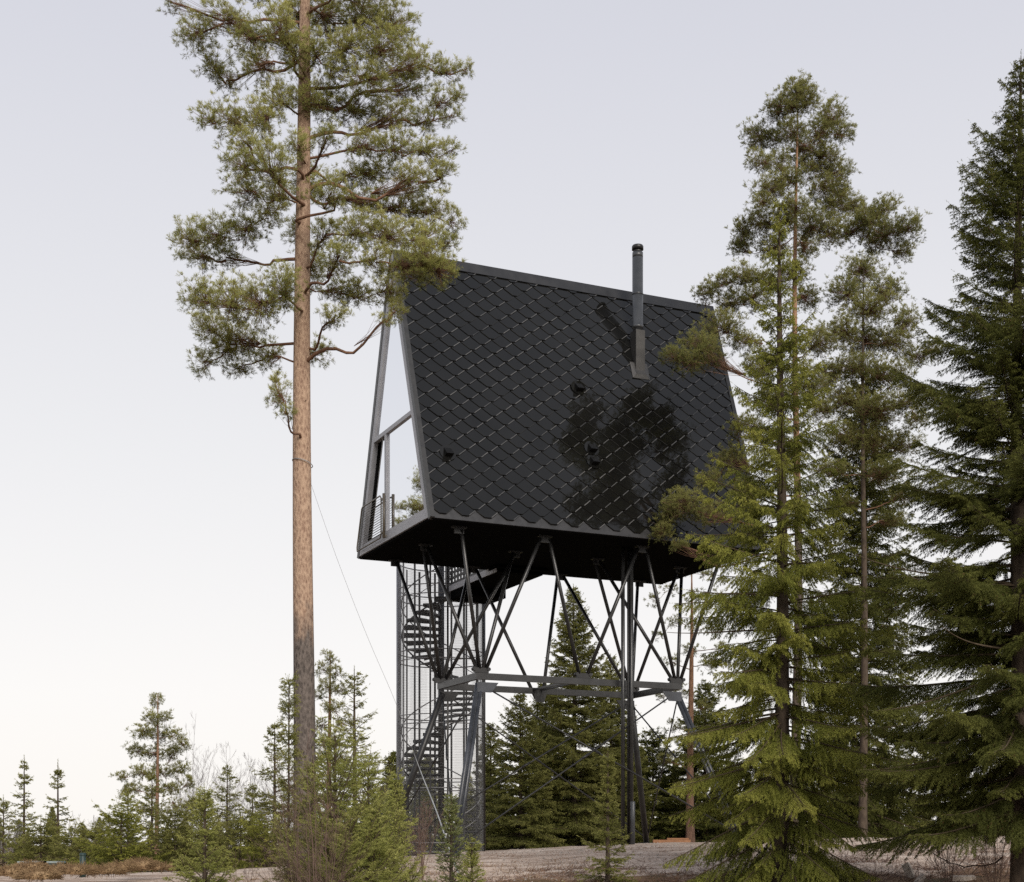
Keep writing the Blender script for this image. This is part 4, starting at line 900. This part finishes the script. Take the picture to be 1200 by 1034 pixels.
# ------------------------------------------------------------------ small things
# dry grass tussocks
def tussock(px, py, Y, w, h, label, seed, mat=M_STRAW):
    rng = np.random.default_rng(seed); x = (px - HX) / F * Y; zb = EYE + (HY - py) / F * Y
    wood = Wood(); n = 1500
    p = rng.uniform(-1, 1, (n, 2)); k = (p ** 2).sum(1) < 1; p = p[k]; n = len(p)
    hgt = h * (1 - (p ** 2).sum(1)) ** .5
    A = np.stack([p[:, 0] * w, p[:, 1] * w * .7, hgt * .8 - .05], 1)
    d = norm(np.stack([p[:, 0] + rng.normal(0, .5, n), p[:, 1] + rng.normal(0, .5, n), rng.uniform(-.35, .55, n)], 1))
    wood.segs(A, A + d * rng.uniform(.08, .2, (n, 1)), .008)
    th = np.linspace(0, 2 * PI, 15)[:-1]
    for j in range(5):       # the matted core
        pass
    core = []
    s = np.linspace(-.35, 1, 7)
    pts = np.stack([np.zeros(7), np.zeros(7), s * h * .8], 1); rad = np.sqrt(np.clip(1 - np.clip(s, 0, 1) ** 2, .0, 1)) * w * .8 + .01
    wood.tube(pts + np.array([1e-4, 0, 0]), rad, 14)
    me = wood.mesh('grass_tussock', mat); o = bpy.data.objects.new('grass_tussock', me); C.objects.link(o); o.location = (x, Y, zb)
    setp(o, label, 'tussock', 'brown grass tussocks at lower left'); o.scale = (1, .75, 1)
TL = [(12, 1024, 30, .35, .16, 'brown tussock at the far left corner'), (36, 1018, 31, .3, .15, 'brown tussock beneath the slim left spruce'), (44, 1028, 29, .4, .16, 'wide flat brown tussock along the bottom left edge'),
      (66, 1021, 33, .35, .14, 'brown tussock below the second slim spruce'), (88, 1022, 31, .35, .17, 'brown tussock left of the dark post'), (106, 1022, 32, .28, .13, 'brown tussock at the foot of the dark post'),
      (126, 1022, 32, .35, .13, 'brown tussock right of the dark post'), (143, 1018, 33, .32, .15, 'brown tussock second from the right of the row'), (166, 1016, 34, .38, .2, 'tallest brown tussock, nearest the bushy spruces'), (184, 1018, 34, .3, .13, 'rightmost brown tussock beside the gravel')]
for i, (px, py, Y, w, h, lb) in enumerate(TL): tussock(px, py, Y, w, h, lb, 300 + i)
# litter on the heath in front
def litter(name, x0, x1, Y0_, Y1_, n, seed, mat, hh=.16, label=None):
    rng = np.random.default_rng(seed); Y = rng.uniform(Y0_, Y1_, n); X = (rng.uniform(x0, x1, n) - HX) / F * Y
    cl = np.sin(X * 2.3) * np.sin(Y * 1.9 + X) + rng.normal(0, .5, n); k = cl > -.1; X, Y = X[k], Y[k]; n = len(X)
    A = np.stack([X, Y, ground_np(X, Y) - .01], 1); d = norm(np.stack([rng.normal(0, 1, n), rng.normal(0, 1, n), np.abs(rng.normal(.2, .6, n))], 1))
    w = Wood(); w.segs(A, A + d * rng.uniform(.04, hh, (n, 1)), .006)
    o = bpy.data.objects.new(name, w.mesh(name, mat)); C.objects.link(o); setp(o, kind='stuff')
    if label: o['label'] = label
litter('dry_grass', 560, 1300, 25, 31, 9000, 5, M_STRAW2)
litter('dry_grass', -60, 700, 24, 33, 7000, 6, M_STRAW)
litter('heather', 480, 1250, 27, 31.5, 3500, 7, B_TWIG, .3)
litter('dead_twigs', 930, 1300, 24, 33, 2600, 9, B_TWIG, .5)
litter('needle_litter', 350, 1300, 30, 37, 9000, 10, M_STRAW2, .07)
# stones and gravel lumps
rg = random.Random(8); gm = MB()
rgn = np.random.default_rng(4); n = 2600; Y = rgn.uniform(29, 40, n); X = (rgn.uniform(380, 1250, n) - HX) / F * Y; Zg = ground_np(X, Y)
for i in range(n):
    r_ = .012 + .03 * rgn.random() ** 3; c = Vector((X[i], Y[i], Zg[i] + r_ * .3))
    pts = [c + Vector((rgn.normal(), rgn.normal(), rgn.normal() * .6)).normalized() * r_ * (1 if q else 1) for q in range(4)]
    gm.add([c + Vector((r_, 0, 0)), c + Vector((-r_ * .6, r_ * .9, 0)), c + Vector((-r_ * .7, -r_ * .8, 0)), c + Vector((r_ * .1, 0, r_ * .8))], [(0, 1, 3), (1, 2, 3), (2, 0, 3)])
setp(gm.build('gravel', M_STONE), kind='stuff')
# split wood at lower right
def chunk(px, py, Y, L, r, az, tilt, label, mat=M_WOODP):
    p = at(px, py, Y); p.z = gz(p.x, p.y) + r * .5
    d = Vector((math.cos(az) * math.cos(tilt), math.sin(az) * math.cos(tilt), math.sin(tilt))); sd = d.cross(ZZ).normalized(); u_ = sd.cross(d)
    m = MB(); pr = [(-r, -r * .5), (r, -r * .6), (r * .7, r * .45), (-r * .2, r * .9)]
    m.prism([p - d * L / 2 + sd * a + u_ * b for a, b in pr], d * L)
    o = m.build('wood_chunk', mat, loc=p); setp(o, label, 'wood', 'split wood on the heath')
chunk(1068, 1024, 28.5, .55, .09, 1.9, .9, 'split log standing tilted among twigs at lower right')
chunk(1076, 1030, 28, .4, .07, .8, .5, 'shorter split log leaning right of the tilted one')
chunk(1128, 1031, 28, .5, .08, .2, 0, 'pale split log lying flat at the bottom right')
m = MB(); p = at(787, 988, 47); p.z = gz(p.x, p.y) + .12; m.box(p - Vector((0, 0, .06)), Vector((.6, 0, 0)), Vector((0, .12, 0)), Vector((0, 0, .05))); m.box(p + Vector((.2, 0, .02)), Vector((.35, .03, 0)), Vector((0, .10, 0)), Vector((0, 0, .025)))
setp(m.build('timber_pile', M_ORWOOD, loc=p), 'orange timber offcuts lying beyond the tower', 'timber')
# fallen branch at right
rgn = np.random.default_rng(9)
w = Wood(); A = at(1082, 990, 27); B = at(1175, 1005, 25); s = np.linspace(0, 1, 12)[:, None]; a = np.array(A); b = np.array(B)
pts = a * (1 - s) + b * s + np.array([0, 0, -.28]) * (4 * s * (1 - s)) + rgn.normal(0, .012, (12, 3))
w.tube(pts, .016 * (1 - .6 * (1 - s[:, 0])), 6)
for k in range(14):
    i = rgn.integers(2, 11); d = norm(rgn.normal(0, 1, 3) + np.array([0, 0, -.2])); w.segs([pts[i]], [pts[i] + d * rgn.uniform(.15, .4)], .005)
ofs = np.array([A.x, A.y, gz(A.x, A.y)]); w.V = [v - ofs for v in w.V]
o = bpy.data.objects.new('dead_branch', w.mesh('dead_branch', B_SPR)); C.objects.link(o); o.location = ofs; setp(o, 'bare dead branch sagging low under the dark right-hand spruce', 'branch')

# dark bollard post and pale boxes at far left
p = at(97, 1010, 36); g_ = p.z - .25
m = MB(); m.tube([(p.x, p.y, g_ - .2), (p.x, p.y, g_ + .46), (p.x, p.y, g_ + .47)], [.075, .075, .055], 14); m.tube([(p.x, p.y, g_ + .40), (p.x, p.y, g_ + .43)], .082, 14)
setp(m.build('marker_post', M_DKGREEN, loc=(p.x, p.y, g_)), 'dark green round post standing among the brown tussocks', 'post')
for px, w_, lb in ((42, .36, 'pale grey-green flat box behind the tussocks, the left of two'), (61, .24, 'darker grey-green flat box behind the tussocks, the right of two')):
    p = at(px, 1016, 38); e = empty('storage_box', (p.x, p.y, p.z - .15), lb, 'box', 'flat boxes at far left')
    m = MB(); m.box(p + Vector((0, 0, -.02)), (w_, 0, 0), (0, .3, 0), (0, 0, .12)); m.build('body', M_PALEPL if w_ > .3 else M_DKGREEN, e)
    m = MB(); m.box(p + Vector((0, 0, .125)), (w_ + .02, 0, 0), (0, .32, 0), (0, 0, .022)); m.build('lid', M_PALEPL, e)
# black utility cabinet behind the left leg
p = at(462, 965, 43.3); gg = gz(p.x, p.y); e = empty('utility_cabinet', (p.x, p.y, gg), 'black rounded cabinet standing between the left leg and the stair cage', 'cabinet')
hz_ = (EYE + (HY - 921) / F * 43.3 - gg)
m = MB(); prof_ = []
for k in range(9):
    a_ = PI / 2 * k / 8; prof_.append((-.42 + .14 - .14 * math.sin(a_ + PI / 2) * 1, hz_ - .14 + .14 * math.sin(a_)))
poly = [Vector((p.x - .42, p.y - .3, gg)), Vector((p.x + .42, p.y - .3, gg)), Vector((p.x + .42, p.y - .3, gg + hz_))] + [Vector((p.x + q[0], p.y - .3, gg + q[1])) for q in prof_[::-1]]
m.prism(poly, (0, .6, 0)); m.build('body', M_BLACK, e)
m = MB(); m.box((p.x + .02, p.y - .31, gg + hz_ / 2), (.34, 0, 0), (0, .01, 0), (0, 0, hz_ / 2 - .12)); dr = m.build('door', M_BLACK, e)
m = MB(); m.box((p.x + .28, p.y - .335, gg + hz_ * .55), (.015, 0, 0), (0, .014, 0), (0, 0, .07)); m.build('handle', M_STEELD, dr)
m = MB(); c_ = at(357, 543, 24.0); c_.x -= .035; m.tube([(c_.x + .165 * math.cos(t), c_.y + .165 * math.sin(t), c_.z + .05 * math.cos(t + 2.6)) for t in np.linspace(0, 2 * PI, 25)], .007, 6, False)
setp(m.build('trunk_strap', M_CABLE, loc=c_), 'thin wire strap tied round the big pine trunk', 'strap')
# cable from the big pine down past the tower
K = [(362, 560, 24.0), (395, 655, 25.5), (430, 745, 27.0), (463, 822, 28.2), (484, 880, 28.6), (496, 912, 28.4), (513, 955, 27.5), (528, 1000, 26.5), (545, 1045, 25.5)]
P_ = [np.array(at(*k)) for k in K]; pts = []
for i in range(len(P_) - 1):
    p0_, p1_, p2_, p3_ = P_[max(i - 1, 0)], P_[i], P_[i + 1], P_[min(i + 2, len(P_) - 1)]
    for t in np.linspace(0, 1, 6)[:-1]: pts.append(.5 * (2 * p1_ + (p2_ - p0_) * t + (2 * p0_ - 5 * p1_ + 4 * p2_ - p3_) * t * t + (3 * p1_ - p0_ - 3 * p2_ + p3_) * t ** 3))
pts.append(P_[-1]); pts = np.array(pts); rad = np.interp(np.arange(len(pts)), [0, 20, 26, len(pts)], [.0025, .0035, .013, .018])
m = MB(); m.tube(pts.tolist(), rad.tolist(), 6); setp(m.build('cable', M_CABLE, loc=tuple(pts[0])), 'thin grey cable draping from the big pine to the ground before the tower', 'cable')

#@FAR@
# ------------------------------------------------------------------ distant woods
protos = []
far_lab = {0: 'distant spruce in the woods beyond the clearing', 1: 'distant pine in the woods beyond the clearing'}
for i, s_ in enumerate((501, 502, 503)):
    o = spruce('far_spruce', 1400 + 90 * i, 95, 9.0, 2.1, far_lab[0], N_SPRM if i else N_SPRD, s_, res=.06, prof=.75, base=1.0, group='trees of the distant woods')
    protos.append(o)
rnd = random.Random(12); first = {}
spots = []
for px in list(range(-30, 480, 17)): spots.append((px + rnd.uniform(-8, 8), rnd.uniform(85, 135), rnd.uniform(.22, .42)))
for px in list(range(470, 1240, 20)): spots.append((px + rnd.uniform(-9, 9), rnd.uniform(72, 120), rnd.uniform(.4, .8)))
for i, (px, Y, sc) in enumerate(spots):
    if 1040 < px < 1140: sc *= .4
    src = protos[i % 3]; o = src if src.name not in first else copy_tree(src); first[src.name] = 1
    x = (px - HX) / F * Y; o.location = (x, Y, gz(x, Y) - .1); o.scale = (sc * 1.15, sc * 1.15, sc); o.rotation_euler = (0, 0, rnd.uniform(0, 6))
# tall trees left of the picture that the gable glass mirrors, and behind the camera side
big = bpy.data.objects['pine_tree']; o = copy_tree(big); o.location = (-24.5, 56.6, gz(-24.5, 56.6)); o.scale = (1, 1, 1.16); o.rotation_euler = (0, 0, .785)
setp(o, 'tall pine beyond the left edge, seen only as a reflection in the gable glass')

# ------------------------------------------------------------------ sky and light
SUN_EL, SUN_AZ = 27.0, 158.0     # soft low sun to the right, a little behind the camera
w = bpy.data.worlds.new('World'); bpy.context.scene.world = w; w.use_nodes = True
n = w.node_tree.nodes; l = w.node_tree.links; n.clear()
out = n.new('ShaderNodeOutputWorld'); bg = n.new('ShaderNodeBackground'); l.new(bg.outputs[0], out.inputs[0])
sky = n.new('ShaderNodeTexSky'); sky.sky_type = 'NISHITA'; sky.sun_disc = False; sky.sun_elevation = math.radians(SUN_EL); sky.sun_rotation = math.radians(SUN_AZ)
sky.dust_density = 4; sky.air_density = 1; sky.ozone_density = 1
tc = n.new('ShaderNodeTexCoord'); sx = n.new('ShaderNodeSeparateXYZ'); l.new(tc.outputs['Generated'], sx.inputs[0])
# thin bright overcast: nearly white at the horizon, pale lavender higher up
r = ramp(n, [(0, (.985, .95, .905)), (.10, (.96, .935, .915)), (.26, (.835, .83, .84)), (.48, (.675, .68, .738)), (1, (.36, .40, .50))])
l.new(sx.outputs[2], r.inputs[0])
sc_ = n.new('ShaderNodeMixRGB'); sc_.blend_type = 'MULTIPLY'; sc_.inputs[0].default_value = 1; sc_.inputs[2].default_value = (.1, .1, .1, 1); l.new(sky.outputs[0], sc_.inputs[1])
mx = n.new('ShaderNodeMixRGB'); mx.inputs[0].default_value = .08; l.new(r.outputs[0], mx.inputs[1]); l.new(sc_.outputs[0], mx.inputs[2])
l.new(mx.outputs[0], bg.inputs[0]); bg.inputs[1].default_value = 1.08
ld = bpy.data.lights.new('sun', 'SUN'); ld.energy = 3.4; ld.angle = math.radians(32); ld.color = (1, .93, .84)
lo = bpy.data.objects.new('sun', ld); C.objects.link(lo)
az = math.radians(SUN_AZ); dv = Vector((math.sin(az) * math.cos(math.radians(SUN_EL)), math.cos(az) * math.cos(math.radians(SUN_EL)), math.sin(math.radians(SUN_EL))))
lo.rotation_euler = dv.to_track_quat('Z', 'Y').to_euler(); lo.location = (-10, -10, 30)

# ------------------------------------------------------------------ camera and render settings
cd = bpy.data.cameras.new('camera'); cam = bpy.data.objects.new('camera', cd); C.objects.link(cam)
cam.location = (0, 0, EYE); cam.rotation_euler = (PI / 2, 0, 0)
cd.sensor_width = 36; cd.sensor_fit = 'HORIZONTAL'; cd.lens = F / 1200 * 36; cd.shift_y = (HY - 517) / 1200; cd.clip_end = 3000; cd.clip_start = .1
sc = bpy.context.scene; sc.camera = cam
sc.view_settings.view_transform = 'Standard'; sc.view_settings.look = 'None'; sc.view_settings.gamma = 1; sc.view_settings.exposure = 0
sc.cycles.max_bounces = 6; sc.cycles.diffuse_bounces = 3; sc.cycles.glossy_bounces = 3; sc.cycles.transmission_bounces = 3; sc.cycles.use_denoising = False
